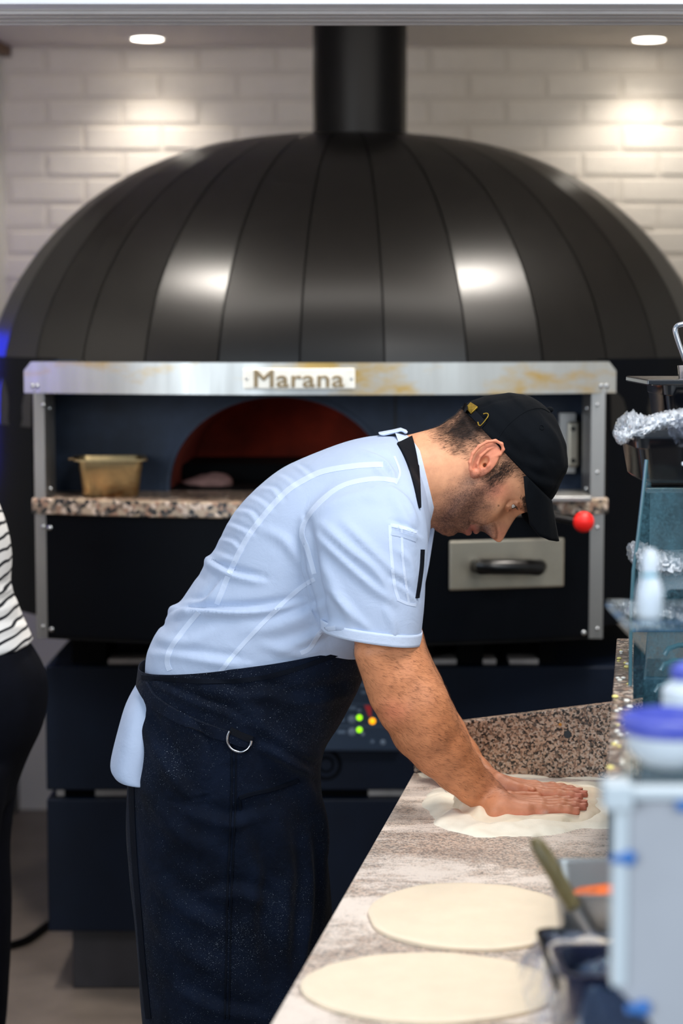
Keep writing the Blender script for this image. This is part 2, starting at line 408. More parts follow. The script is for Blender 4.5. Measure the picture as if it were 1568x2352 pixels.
# ---------------------------------------------------------------- implicit surfaces for bodies
class Vol:
    def __init__(s, lo, hi, h):
        s.lo = np.array(lo, float); s.h = h; s.n = np.ceil((np.array(hi)-s.lo)/h).astype(int)+1
        s.F = np.full(tuple(s.n), .06, np.float32)
    def sub(s, lo, hi, m=.03):
        a = np.maximum(((np.array(lo)-m-s.lo)/s.h).astype(int), 0); b = np.minimum(((np.array(hi)+m-s.lo)/s.h).astype(int)+2, s.n)
        if (b <= a).any(): return None
        sl = tuple(slice(x, y) for x, y in zip(a, b))
        g = [(s.lo[i]+s.h*np.arange(a[i], b[i])).astype(np.float32) for i in range(3)]
        return sl, (g[0][:, None, None], g[1][None, :, None], g[2][None, None, :])
    def put(s, sl, d, k, op):
        A = s.F[sl]
        if op == 'u':
            if k: hh = np.clip(.5+.5*(A-d)/k, 0, 1); s.F[sl] = A+(d-A)*hh-k*hh*(1-hh)
            else: s.F[sl] = np.minimum(A, d)
        else:
            d = -d
            if k: hh = np.clip(.5-.5*(A-d)/k, 0, 1); s.F[sl] = A+(d-A)*hh+k*hh*(1-hh)
            else: s.F[sl] = np.maximum(A, d)
    def cap(s, p0, p1, r0, r1, k=.008, op='u'):
        p0 = np.array(p0, float); p1 = np.array(p1, float); R = max(r0, r1)
        q = s.sub(np.minimum(p0, p1)-R, np.maximum(p0, p1)+R)
        if q is None: return
        sl, (X, Y, Z) = q; d = p1-p0; L2 = max((d**2).sum(), 1e-12)
        X = X-p0[0]; Y = Y-p0[1]; Z = Z-p0[2]; t = np.clip((X*d[0]+Y*d[1]+Z*d[2])/L2, 0, 1)
        D = np.sqrt((X-t*d[0])**2+(Y-t*d[1])**2+(Z-t*d[2])**2)-(r0+(r1-r0)*t); s.put(sl, D, k, op)
    def chain(s, pts, rs, k=.008, op='u'):
        for i in range(len(pts)-1): s.cap(pts[i], pts[i+1], rs[i], rs[i+1], k, op)
    def ell(s, c, rad, axes=None, k=.008, op='u'):
        c = np.array(c, float); R = max(rad); q = s.sub(c-R, c+R)
        if q is None: return
        sl, (X, Y, Z) = q; X = X-c[0]; Y = Y-c[1]; Z = Z-c[2]
        A = np.eye(3) if axes is None else np.array([list(a) for a in axes], float)
        e = [(X*A[i][0]+Y*A[i][1]+Z*A[i][2])/rad[i] for i in range(3)]
        k0 = np.sqrt(e[0]**2+e[1]**2+e[2]**2); k1 = np.sqrt((e[0]/rad[0])**2+(e[1]/rad[1])**2+(e[2]/rad[2])**2)+1e-9
        s.put(sl, k0*(k0-1)/k1, k, op)
    def mesh(s):
        F = s.F; S = F < 0
        nx, ny, nz = np.array(F.shape)-1
        cnt = np.zeros((nx, ny, nz), np.uint8)
        offs = [(i, j, k) for i in (0, 1) for j in (0, 1) for k in (0, 1)]
        for i, j, k in offs: cnt += S[i:i+nx, j:j+ny, k:k+nz]
        act = (cnt > 0) & (cnt < 8); idx = np.argwhere(act); vid = np.full(act.shape, -1, np.int32); vid[act] = np.arange(len(idx))
        val = {o: F[idx[:, 0]+o[0], idx[:, 1]+o[1], idx[:, 2]+o[2]] for o in offs}
        acc = np.zeros((len(idx), 3)); num = np.zeros(len(idx))
        for o in offs:
            for ax in range(3):
                if o[ax]: continue
                p = list(o); p[ax] = 1; p = tuple(p); a, b = val[o], val[p]; m = (a < 0) != (b < 0)
                t = np.where(m, a/np.where(m, a-b, 1), 0)
                for c in range(3): acc[:, c] += np.where(m, o[c]+(t if c == ax else 0), 0)
                num += m
        V = s.lo+s.h*(idx+acc/num[:, None]); Fs = []
        for ax in range(3):
            o1, o2 = [(1, 2), (2, 0), (0, 1)][ax]
            sh = list(F.shape); a = [slice(1, -1)]*3; a[ax] = slice(0, sh[ax]-1); b = list(a); b[ax] = slice(1, sh[ax])
            m = S[tuple(a)] != S[tuple(b)]; inner = S[tuple(a)][m]; g = np.argwhere(m)+np.array([0 if q == ax else 1 for q in range(3)])
            def cell(d1, d2):
                c = g.copy(); c[:, o1] -= d1; c[:, o2] -= d2; return vid[c[:, 0], c[:, 1], c[:, 2]]
            q = np.stack([cell(0, 0), cell(1, 0), cell(1, 1), cell(0, 1)], 1); q[~inner] = q[~inner][:, ::-1]; Fs.append(q)
        Q = np.concatenate(Fs); Q = Q[(Q >= 0).all(1)]
        return V, Q.astype(np.int32)
# ================================================================ the room
ZC = 2.65; YW = 6.95; XL = -1.16; XR = 2.1
def struct(o, kind='structure'): o['kind'] = kind; return o
struct(MB().box((-6, -3, -.1), (5, YW+.2, 0)).build('floor', M['floor']))
struct(MB().box((-6, 3.86, ZC), (5, YW+.2, ZC+.1)).build('ceiling', M['ceiling']))
wb = struct(MB().box((-3, YW, 0), (3.5, YW+.15, ZC)).build('wall_back', M['mortar']))
bw, bh, bj = .262, .088, .011
bricks = []
for v in range(4):
    g = MB(); n = 4; V = []
    j = lambda a: random.uniform(-a, a)
    x0, x1, z0, z1 = -bw/2+bj/2, bw/2-bj/2, -bh/2+bj/2, bh/2-bj/2; e = .005
    fr = [(x0+e+j(.003), -.005+j(.0015), z0+e+j(.002)), (x1-e+j(.003), -.005+j(.0015), z0+e+j(.002)), (x1-e+j(.003), -.005+j(.0015), z1-e+j(.002)), (x0+e+j(.003), -.005+j(.0015), z1-e+j(.002))]
    bk = [(x0, .004, z0), (x1, .004, z0), (x1, .004, z1), (x0, .004, z1)]
    g.add(fr+bk, [(0, 1, 2, 3), (4, 5, 1, 0), (5, 6, 2, 1), (6, 7, 3, 2), (7, 4, 0, 3)])
    me = bpy.data.meshes.new('brick'); me.from_pydata(g.V, [], g.F); me.materials.append(M['brick']); bricks.append(me)
k = 0
for r in range(15):
    z = ZC-.044-r*bh
    for c in range(-1, 13):
        x = XL+.02+(c+.5*(r % 2))*bw
        if x < XL-.05 or x > 1.98: continue
        o = bpy.data.objects.new('brick', bricks[random.randrange(4)]); C.objects.link(o); o.parent = wb
        o.location = (x, YW+random.uniform(-.002, .002), z); o.rotation_euler = (random.uniform(-.012, .012), 0, random.uniform(-.01, .01)+(PI if 0 else 0))
# left wall, slightly splayed
def lw(y, x=0): return -1.155-(YW-y)*.115+x
V = [(lw(YW), YW, 0), (lw(2.6), 2.6, 0), (lw(2.6)-.12, 2.6, 0), (lw(YW)-.12, YW, 0)]
wl = struct(MB().prism(V, (0, 0, ZC)).build('wall_left', M['plaster']))
struct(MB().prism([(lw(YW)+.018, YW, 0), (lw(2.6)+.018, 2.6, 0), (lw(2.6), 2.6, 0), (lw(YW), YW, 0)], (0, 0, .13)).build('baseboard_left', M['black_trim'], bevel=.003))
struct(MB().prism([(lw(YW)+.03, YW, ZC-.035), (lw(2.6)+.03, 2.6, ZC-.035), (lw(2.6), 2.6, ZC-.035), (lw(YW), YW, ZC-.035)], (0, 0, .035)).build('trim_1', M['wood']))
struct(MB().box((XR, 2.4, 0), (XR+.12, YW, ZC)).build('wall_right', M['plaster']))
# header across the pass: front board, two sliding-track rails beneath
hz = P(784, 10, 3.80).z
hb = struct(MB().box((-2.6, 3.80, hz), (3.2, 3.86, 3.0)).build('trim_2', M['header'], bevel=.003))
tr = MB().box((-2.6, 3.855, hz-.002), (3.2, 4.02, hz+.03))
tr = tr.build('track_board', M['header_low'], hb)
for y in (3.865, 3.905, 3.955, 4.0):
    MB().box((-2.6, y, hz-.008), (3.2, y+.012, hz)).build('track_rail', M['header_low'], hb, bevel=.002)
# recessed lamps
lamps = [(338, 87, 6.60), (1490, 89, 6.60)]
def downlight(x, y, power, label, first=False, size=.1):
    t = thing('ceiling_light', label, 'ceiling light', (x, y, ZC), 'recessed ceiling lights above the oven')
    MB().lathe((x, y, ZC-.004), [(.064, .004), (.064, 0), (.052, -.001), (.052, .004)], 32, cap=False).build('trim_ring', M['lampring'], t, True)
    MB().lathe((x, y, ZC-.003), [(.052, 0), (.052, .002)], 32).build('diffuser', M['bulb'], t)
    l = bpy.data.lights.new('lamp', 'SPOT'); l.energy = power; l.color = (1, .93, .84); l.spot_size = 2.2; l.spot_blend = .9; l.shadow_soft_size = .06 if power < 40 else .085
    o = bpy.data.objects.new('lamp', l); C.objects.link(o); o.parent = t; o.location = (0, 0, -.03)
for (u, v, Y), nm in zip(lamps, ('left', 'right')):
    p = G(u, v, ZC); downlight(p.x, p.y, 14, f'round recessed ceiling light on the {nm} of the black flue')
for x, nm in ((-.86, 'left'), (.82, 'right')):  # assumed unseen lights, inferred from the bright patches on the dome
    downlight(x, 4.66, 105, f'assumed round recessed ceiling light hidden behind the header, front {nm}')
# ================================================================ the oven
OX, OY, OR = .024, 5.83, 1.05
oven = thing('pizza_oven', 'large black domed pizza oven with steel canopy and granite shelf', 'oven', (OX, OY, 0))
prof = [(0.0, 2.245), (.16, 2.243), (.32, 2.226), (.46, 2.196), (.60, 2.142), (.72, 2.072), (.82, 1.990), (.91, 1.888), (.98, 1.775), (1.025, 1.655), (1.045, 1.54), (1.05, 1.44)]
pr = crspline(prof[1:], 5)
NG = 32; dth = 2*PI/NG
for i in range(NG):
    a0 = -PI/2+(i-.5)*dth-.022; a1 = a0+dth; gap = .0022
    V = []
    for r, z in pr:
        g = min(gap/max(r, .05), .1)
        V.append((OX+r*math.cos(a0+g), OY+r*math.sin(a0+g), z)); V.append((OX+r*math.cos(a1-g), OY+r*math.sin(a1-g), z))
    n = len(pr); F = [(2*j+1, 2*j, 2*j+2, 2*j+3) for j in range(n-1)]
    am = (a0+a1)/2; front = -.80 < math.cos(am)*OR < .62 and math.sin(am) < 0
    zc = 1.60 if front else 0
    n = len([1 for r, z in pr if z > zc])+1; n = min(n, len(pr)); V = V[:2*n]; Fp = [(2*j+1, 2*j, 2*j+2, 2*j+3) for j in range(n-1)]
    o = mo('dome_panel', V, Fp, M['dome'], oven)
pi_ = [(max(r-.012, .01), z-.012) for r, z in pr]
pu = [(r, z) for r, z in pi_ if z > 1.60]
MB().lathe((OX, OY, 0), [(.01, 2.23)]+pu, 96, cap=False).build('dome_underlayer', M['dome_dark'], oven, True)
fp = P(826, 250, OY)
zt = 2.24
MB().lathe((fp.x, OY-.02, 0), [(.134, zt-.01), (.134, 2.652)], 64).build('flue_pipe', M['flue'], oven, True)
MB().lathe((fp.x, OY-.02, 0), [(.150, zt-.012), (.150, zt+.006), (.136, zt+.006)], 64, cap=False).build('flue_collar', M['flue'], oven, True)
# drum below the dome
V = []; ang = np.linspace(-PI/2+.63, 1.5*PI-.80, 80)
for r, z in ((1.040, 1.62), (1.046, 1.46), (1.046, .95), (.90, .945)): V += [(OX+r*math.cos(a), OY+r*math.sin(a), z) for a in ang]
mo('drum', V, grid_faces(4, 80, False), M['drum'], oven)
V = [(OX+r*math.cos(a), OY+r*math.sin(a), z) for r, z in ((.72, 1.62), (.72, .95)) for a in ang]
# curved front: canopy, posts, shelf, lower panel
VX, VH = -.052, .705
def fy(x, yc=4.72, sag=.14): return yc+sag*((x-VX)/VH)**2
def arc_slab(x0, x1, z0, z1, th, n=36, yo=0, rc=0, back=None):
    xs = np.linspace(x0, x1, n); V = []
    for x in xs:
        zt_ = z1
        if rc:
            d = min(x-x0, x1-x); zt_ = z1-(rc-math.sqrt(max(rc*rc-(rc-min(d, rc))**2, 0)))
        y = fy(x)+yo; yb = (y+th) if back is None else back
        V += [(x, y, z0), (x, y, zt_), (x, yb, zt_), (x, yb, z0)]
    return V, [tuple(f) for f in grid_faces(n, 4)]+[(0, 1, 2, 3), tuple(4*(n-1)+i for i in (3, 2, 1, 0))]
zv0, zv1 = P(735, 905, 4.78).z, P(735, 832, 4.78).z
V, F = arc_slab(VX-VH-.012, VX+VH+.012, zv0, zv1, .004, rc=.022, yo=-.004, n=80); vis = fixn(mo('canopy_band', V, F, M['visor'], oven, smooth=False))
V, F = arc_slab(VX-VH, VX+VH, zv1-.012, zv1-.006, 0, back=5.12, n=40); fixn(mo('canopy_top', V, F, M['drum'], oven, smooth=False))
def rivet(p, par, d=(0, -1, 0), r=.0065):
    return MB().lathe(p, [(r, 0), (r*.85, r*.5), (r*.4, r*.75), (.0005, r*.8)], 14, axis=d).build('rivet', M['rivet'], par, True)
for u in (75, 87, 1379, 1392):
    p = P(u, 886, 4.86); rivet((p.x, fy(p.x)-.004, p.z), vis)
# maker's plate with raised lettering
bx0, bx1 = P(559, 870, 4.72).x, P(815, 870, 4.72).x; bz0, bz1 = P(690, 893, 4.72).z, P(690, 846, 4.72).z
M['badge'] = pm('cream_badge_plate', (246, 243, 232), .4, var=.05, vscale=30); M['badge_text'] = pm('tan_letter_face', (140, 122, 90), .4, var=.1, vscale=60)
by = fy((bx0+bx1)/2)-.016
badge = MB().box((bx0, by, bz0), (bx1, by+.008, bz1)).build('name_plate', M['badge'], vis, bevel=.003)
MB().box((bx0+.02, by+.006, bz0+.012), (bx1-.02, by+.016, bz1-.012)).build('plate_mount', M['black'], vis)
cu = bpy.data.curves.new('plate_lettering', 'FONT'); cu.body = 'Marana'; cu.size = .056; cu.extrude = .0012; cu.bevel_depth = .0011; cu.bevel_resolution = 0; cu.align_x = 'CENTER'; cu.align_y = 'CENTER'; cu.space_character = 1.06
tmp = bpy.data.objects.new('t', cu); C.objects.link(tmp); dg = bpy.context.evaluated_depsgraph_get(); tm = bpy.data.meshes.new_from_object(tmp.evaluated_get(dg)); bpy.data.objects.remove(tmp)
TV = np.array([v.co[:] for v in tm.vertices]); wT = TV[:, 0].ptp(); TV[:, 0] *= (bx1-bx0-.05)/wT; TV[:, 0] -= (TV[:, 0].max()+TV[:, 0].min())/2; TV[:, 1] -= (TV[:, 1].max()+TV[:, 1].min())/2
for li, grp in enumerate([None]):
    V = np.stack([TV[:, 0]+(bx0+bx1)/2, by-.0006-TV[:, 2], TV[:, 1]+(bz0+bz1)/2], 1)
    mo('plate_lettering', V, [tuple(p.vertices) for p in tm.polygons], M['badge_text'], badge, smooth=False)
for x in (bx0+.008, bx1-.008): rivet((x, by, (bz0+bz1)/2), badge, r=.004)
# posts with inner flange
zs0 = P(300, 1200, 4.74).z; zpb = P(95, 1465, 4.86).z
for u0, u1, iu, s in ((82, 107, 133, 1), (1385, 1353, 1331, -1)):
    x0, x1 = P(u0, 1200, 4.86).x, P(u1, 1200, 4.86).x; y = fy((x0+x1)/2)
    po = MB().box((min(x0, x1), y-.001, zpb), (max(x0, x1), y+.004, zv0+.01)).build('post', M['steel'], oven, bevel=.001)
    xi = P(iu, 1000, 5.0).x
    MB().prism([(x1, y+.003, 1.285), (xi, y+.10, 1.285), (xi-.003*s, y+.103, 1.285), (x1-.003*s, y+.006, 1.285)], (0, 0, zv0-1.285)).build('post_flange', M['steel'], po)
    for v in (930, 1085, 1212, 1445) if s < 0 else (930, 1210, 1440): 
        p = P((u0+u1)/2+3, v, 4.84); rivet((p.x, y-.001, p.z), po, r=.005)
    for v in (938, 1122):
        t = .45; rivet((x1+(xi-x1)*t, y+.003+.097*t-.001, P(0, v, 4.9).z), po, d=(.0, -1, 0), r=.005)
# recess: facade with arched mouth, cheeks
yf = 5.06; zsh = 1.285
ax_, aw, ah = P(640, 1100, yf).x, .276, P(640, 912, yf).z-zsh
xl, xr = VX-VH+.03, VX+VH-.03; ztop = zv1
n = 40; arch = [(ax_+aw*math.cos(PI-PI*i/n), zsh+ah*math.sin(PI*i/n)**.92) for i in range(n+1)]
outer = []
for i in range(n+1):
    t = i/n
    if t < .25: outer.append((xl, zsh+(ztop-zsh)*t/.25))
    elif t < .75: outer.append((xl+(xr-xl)*(t-.25)/.5, ztop))
    else: outer.append((xr, ztop-(ztop-zsh)*(t-.75)/.25))
V = []; 
for (a, b), (c, d) in zip(arch, outer): V += [(a, yf, b), (c, yf, d), (a, yf+.03, b), (c, yf+.03, d)]
F = []
for i in range(n): a, b = 4*i, 4*i+4; F += [(a, b, b+1, a+1), (a+2, a+3, b+3, b+2), (a, a+2, b+2, b)]
fixn(mo('mouth_facade', V, F, M['facade'], oven, smooth=False))
fixn(MB().prism([(a, yf-.006, b) for a, b in arch]+[(a, yf-.006, b) for a, b in [(ax_+aw*1.0+.012, zsh)]+[(ax_+(aw+.012)*math.cos(PI*i/n), zsh+(ah+.012)*math.sin(PI*i/n)**.92) for i in range(1, n)]+[(ax_-aw-.012, zsh)]], (0, .006, 0)).build('mouth_rim', M['facade'], oven))
# vault
V = []
for q in (0, .3, .62): 
    for a, b in arch: V.append((ax_+(a-ax_)*(1-.12*q), yf+.03+q, zsh+(b-zsh)*(1-.05*q)))
F = [(i*(n+1)+j, i*(n+1)+j+1, (i+1)*(n+1)+j+1, (i+1)*(n+1)+j) for i in range(2) for j in range(n)]+[tuple(2*(n+1)+j for j in range(n+1))]
mo('oven_vault', V, F, M['oven_red'], oven)
MB().box((ax_-aw, yf+.03, zsh-.02), (ax_+aw, 5.72, zsh+.004)).build('oven_hearth', M['matt_black'], oven)
MB().box((ax_-aw+.01, yf+.25, zsh+.003), (ax_+aw-.01, yf+.55, zsh+.052)).build('burner_box', M['matt_black'], oven, bevel=.01)
ash = MB().sphere((0, 0, 0), 1, 28, 14); rng = random.Random(4)
AVt = [(ax_-aw+.085+x*.068, yf+.13+y*.05, zsh+.012+(.022+.012*x)*max(z, -.4)*(1+.25*noise.noise((x*2.3, y*2.1, 5)))) for x, y, z in ash.V]
mo('ash_bank', AVt, ash.F, pm('pinkish_ash', (150, 112, 104), .95, var=.2, vscale=60, bmp=.4, bscale=90), oven)
l = bpy.data.lights.new('fire_glow', 'POINT'); l.energy = .16; l.color = (1, .28, .07); l.shadow_soft_size = .08
o = bpy.data.objects.new('fire_glow', l); C.objects.link(o); o.location = (ax_+.12, yf+.36, zsh+.12)
MB().box((xl-.03, 4.9, zsh), (xl, yf+.03, ztop)).build('cheek_panel', M['matt_black'], oven)
MB().box((xr, 4.9, zsh), (xr+.03, yf+.03, ztop)).build('cheek_panel', M['matt_black'], oven)
MB().box((P(905, 1000, yf).x, yf-.004, zsh), (P(909, 1000, yf).x, yf, ztop)).build('facade_joint', M['dome_dark'], oven)
# hinge plate beside the right post
p0, p1 = P(1303, 1073, 5.0), P(1331, 968, 5.0)
hp = MB().box((p0.x, 5.0, p0.z), (p1.x, 5.012, p1.z)).build('latch_plate', M['steel_plate'], oven, bevel=.006)
MB().box((p0.x-.02, 5.01, p0.z-.015), (p0.x+.02, 5.055, p1.z+.02)).build('latch_bracket', M['steel'], hp)
for v in (985, 1058): MB().lathe((P(1316, v, 5.0).x, 5.0, P(0, v, 5.0).z), [(.006, 0), (.006, .002)], 12, axis=(0, -1, 0)).build('bolt_hole', M['black'], hp)
# granite shelf and lower front
V, F = arc_slab(VX-VH+.005, VX+VH-.005, zsh-.038, zsh, 0, back=yf+.02, yo=-.012, n=48); sh = fixn(mo('granite_shelf', V, F, M['granite_shelf'], oven, smooth=False, bevel=.004))
V, F = arc_slab(VX-VH+.015, VX+VH-.015, .945, zsh-.036, .02, yo=.006); fixn(mo('lower_front', V, F, M['drum'], oven, smooth=False))
V, F = arc_slab(VX-VH+.015, VX+VH-.015, .94, .95, 0, yo=.006, back=5.3); fixn(mo('lower_tray', V, F, M['matt_black'], oven, smooth=False))
MB().box((P(1265, 0, 4.8).x, 4.76, zsh-.002), (P(1362, 0, 4.84).x, 4.95, zsh+.012)).build('shelf_end_rail', M['steel'], oven, bevel=.003)
for u, v in ((115, 1212), (119, 1445), (1339, 1452)):
    p = P(u, v, 4.85); rivet((p.x, fy(p.x)+.005, p.z), oven)
# steel drawer front with black grip
x0, x1 = P(1031, 1300, 4.74).x, P(1297, 1300, 4.80).x; z0, z1 = P(1160, 1355, 4.76).z, P(1160, 1240, 4.76).z
ya, yb = fy(x0)+.003, fy(x1)+.003
dr = MB().prism([(x0, ya-.008, z0), (x1, yb-.008, z0), (x1, yb-.008, z1), (x0, ya-.008, z1)], (0, .01, 0)).build('ash_drawer', M['steel_plate'], oven, bevel=.005)
h0, h1 = P(1101, 1306, 4.7), P(1243, 1306, 4.74)
MB().tube([(h0.x, fy(h0.x)-.005, h0.z), (h0.x+.008, fy(h0.x)-.045, h0.z+.002), (h0.x+.03, fy(h0.x)-.052, h0.z+.003), (h1.x-.03, fy(h1.x)-.052, h1.z+.003), (h1.x-.008, fy(h1.x)-.045, h1.z), (h1.x, fy(h1.x)-.005, h1.z-.002)], .019, 14).build('drawer_handle', M['black'], dr, True)
# lever with red ball
a = P(1195, 1172, 4.78); b = P(1322, 1196, 4.66)
lv = MB().tube([a, b], [.009, .010], 12).build('damper_lever', M['black'], oven, True)
MB().sphere(P(1340, 1199, 4.65), .0245).build('lever_knob', M['red'], lv, True)
# base: two stacked boxes with gaps, spacers, plinth
bY = 5.0; BL, BR = P(105, 1700, bY).x, .80
zz = lambda v, Y=bY: P(784, v, Y).z
z_b1t, z_b1b, z_b2t, z_b2b = zz(1531), zz(1815), zz(1836), zz(2140)
for a_, b_ in ((z_b1b, z_b1t), (z_b2b, z_b2t)):
    MB().box((BL, bY, a_), (BR, 6.3, b_)).build('base_cabinet', M['cabinet'], oven, bevel=.004)
for u0, u1 in ((148, 226), (335, 1000), (1058, 1118), (1252, 1285)):
    MB().box((P(u0, 0, 5.06).x, 5.05, z_b1t-.002), (P(u1, 0, 5.06).x, 5.30, .945)).build('spacer_block', M['matt_black'], oven)
M['gap_light_block'] = pm('gap_light', (196, 186, 180), .7, var=.1)  # added blocks, their pale colour stands in for light in the base gaps
for u0, u1, a_, b_ in ((232, 327, z_b1t, .945), (1000, 1056, z_b1t, .93), (1119, 1150, z_b1t, .93), (1182, 1250, z_b1t, .932), (106, 124, z_b2t, z_b1b), (198, 280, z_b2t, z_b1b), (848, 940, z_b2t, z_b1b)):
    MB().box((P(u0, 0, 5.04).x, 5.04, a_-.001), (P(u1, 0, 5.04).x, 5.12, a_+.012 if a_ == z_b1t else b_+.001)).build('gap_light_block', M['gap_light_block'], oven)
for u0, u1 in ((125, 196), (281, 845)):
    MB().box((P(u0, 0, 5.06).x, 5.05, z_b2t-.002), (P(u1, 0, 5.06).x, 5.30, z_b1b+.002)).build('spacer_block', M['matt_black'], oven)
M['plinth'] = pm('plinth_steel', (40, 38, 42), .5, var=.3, vscale=5)
MB().box((P(135, 0, bY).x, bY+.03, 0), (BR-.03, 6.2, z_b2b+.005)).build('plinth', M['plinth'], oven, bevel=.004)
# control panel
cx0, cx1 = P(700, 0, 4.97).x, P(925, 0, 4.97).x; cz0, cz1 = P(800, 1727, 4.96).z, P(800, 1538, 4.96).z
cp_ = MB().box((cx0-.05, 4.96, cz0), (cx1, 5.01, cz1)).build('control_panel', M['panel'], oven, bevel=.008)
def dot(u, v, r, name, mat, h=.004):
    p = P(u, v, 4.96); return MB().lathe((p.x, 4.961, p.z), [(r, 0), (r, h), (r*.6, h+r*.3)], 20, axis=(0, -1, 0)).build(name, mat, cp_, True)
for u, v in ((855, 1588), (825, 1648), (825, 1676)): dot(u, v, .0068, 'indicator_light', M['led_green'])
dot(855, 1656, .0078, 'indicator_light', M['led_amber'])
M['knob'] = pm('grey_dial', (98, 112, 130), .4)
for u, v, r in ((808, 1652, .0105), (808, 1681, .0105), (825, 1632, .005), (833, 1686, .005), (879, 1705, .007), (902, 1655, .006), (875, 1655, .005)): dot(u, v, r, 'dial', M['knob'])
for u, v, w_ in ((838, 1574, 10), (836, 1590, 7), (810, 1626, 8), (781, 1653, 9), (784, 1681, 9), (855, 1703, 4), (870, 1628, 4)):
    p = P(u, v, 4.96); MB().box((p.x-w_/930, 4.959, p.z-.004), (p.x+w_/930, 4.9605, p.z+.004)).build('printed_mark', M['print_grey'], cp_)
for v in (1569, 1617, 1668): p = P(800, v, 4.96); MB().box((cx0-.04, 4.9585, p.z-.0006), (cx1-.012, 4.9605, p.z+.0006)).build('panel_line', M['print_grey'], cp_)
t3 = [P(836, 1620, 4.959), P(853, 1620, 4.959), P(852, 1646, 4.959), P(847, 1646, 4.959)]
fixn(MB().prism([(p.x, 4.959, p.z) for p in t3], (0, .002, 0)).build('red_wedge_mark', M['print_red'], cp_))
ce = P(748, 1758, 4.99)
MB().tube([(ce.x+.036*math.cos(q), 4.999, ce.z+.036*math.sin(q)) for q in np.linspace(0, 2*PI, 36, endpoint=False)], .0045, 8, True).build('round_emblem', M['drum'], oven, True)
MB().tube([(ce.x+.018*math.cos(q), 4.999, ce.z+.018*math.sin(q)) for q in np.linspace(0, 2*PI, 24, endpoint=False)], .003, 8, True).build('round_emblem', M['drum'], oven, True)
# cable on the floor by the base
MB().tube(crspline([P(20, 2172, 5.35), P(60, 2168, 5.4), P(95, 2145, 5.5), P(125, 2120, 5.6)], 5)*np.array([1, 1, 0])+np.array([0, 0, .012]), .011, 8).build('cable', M['black'], None, True)
tag(bpy.data.objects['cable'], 'black cable lying on the floor beside the oven plinth', 'cable')
# steel pan on the oven shelf
pc = P(252, 1100, 4.92); pw, pd, ph = .077, .085, P(252, 1052, 4.92).z-zsh
pan = thing('steel_pan', 'small brown-stained steel pan standing on the oven shelf', 'pan', (pc.x, 4.94, zsh))
def rrect(w_, d_, r, n=5):
    out = []
    for cx_, cy_, a0 in ((w_-r, d_-r, 0), (-w_+r, d_-r, PI/2), (-w_+r, -d_+r, PI), (w_-r, -d_+r, 1.5*PI)):
        for i in range(n): a = a0+PI/2*i/(n-1); out.append((cx_+r*math.cos(a), cy_+r*math.sin(a)))
    return out
def pan_mesh(c, w_, d_, h_, rim=.012, taper=.88, rot=0, th=.0016, r=.018, tilt=0):
    """thin-walled gastronorm pan: outer wall, rolled rim, inner wall, bottom"""
    lev = [(taper*.93, 0, 0), (taper, .006, 0), (1-.03, h_*.72, 0), (.985, h_*.74, 0), (1, h_-.003, 0), (1, h_-.003, rim), (1, h_, rim), (1, h_, 0), (1, h_-.004, -th), (taper, .006+th, -th), (taper*.93, th, -th)]
    V = []; 
    for s, z, e in lev:
        for x, y in rrect(w_*s+e, d_*s+e, r): 
            X = x*math.cos(rot)-y*math.sin(rot); Y = x*math.sin(rot)+y*math.cos(rot)
            V.append((c[0]+X, c[1]+Y, c[2]+z))
    n = 20; F = [tuple(f) for f in grid_faces(len(lev), n)]+[tuple(range(n))[::-1], tuple((len(lev)-1)*n+i for i in range(n))]
    return V, F
V, F = pan_mesh((pc.x, 4.94, zsh), pw, pd, ph, rot=.12); fixn(mo('pan_body', V, F, M['pan'], pan, bevel=0))
MB().box((pc.x-pw-.022, 4.90, zsh+ph-.003), (pc.x-pw+.004, 4.97, zsh+ph)).build('pan_lip', M['pan'], pan, bevel=.001)
# assumed unseen blue tubes, added for the blue reflections in canopy and enamel
bl = thing('assumed_led_tube', 'assumed unseen blue LED tube light on the left wall nearer the camera', 'lamp', (lw(4.3)+.03, 4.3, 1.62))  # assumed out-of-view source for the blue on the canopy band
MB().tube([(lw(4.3)+.035, 4.3, 1.45), (lw(4.3)+.035, 4.3, 1.80)], .012, 12).build('tube', pm('assumed_blue_tube', (10, 40, 255), .3, emit=14), bl, True)
b2 = thing('assumed_led_tube', 'assumed unseen blue LED tube light on the left wall beside the oven dome', 'lamp', (lw(5.95)+.03, 5.95, 1.5))  # second assumed tube, added out of view for the dome's blue left edge
MB().tube([(lw(5.95)+.035, 5.95, 1.25), (lw(5.95)+.035, 5.95, 1.75)], .018, 12).build('tube', bpy.data.materials['assumed_blue_tube'], b2, True)
MB().box((lw(5.95)-.0, 5.92, 1.23), (lw(5.95)+.018, 5.98, 1.77)).build('bracket', M['steel'], b2)
MB().box((lw(4.3)-.0, 4.27, 1.40), (lw(4.3)+.018, 4.33, 1.97)).build('bracket', M['steel'], bl)
# ================================================================ counter
ZT = .88
m, nt, b, N, L = newmat('clear_glass'); b.inputs['Base Color'].default_value = (.80, .93, .95, 1); b.inputs['Roughness'].default_value = .02; b.inputs['Transmission Weight'].default_value = 1; b.inputs['IOR'].default_value = 1.15; M['glass'] = m
m, nt, b, N, L = newmat('smeared_glass'); b.inputs['Base Color'].default_value = lin(74, 116, 130); b.inputs['Roughness'].default_value = .08
n = ns(nt, 9, 5, .65, dist=.4, stretch=(3, 1, 1)); n2 = ns(nt, 260, 2, .6)
mm = N.new('ShaderNodeMath'); mm.operation = 'MULTIPLY'; L.new(n.outputs[0], mm.inputs[0]); L.new(n2.outputs[0], mm.inputs[1])
r = ramp(nt, mm.outputs[0], [(.18, (.05, .05, .05, 1)), (.45, (.45, .45, .45, 1))]); L.new(r.outputs[0], b.inputs['Alpha']); M['glass_dirty'] = m
M['glass_edge'] = pm('teal_glass_edge', (60, 98, 108), .2)
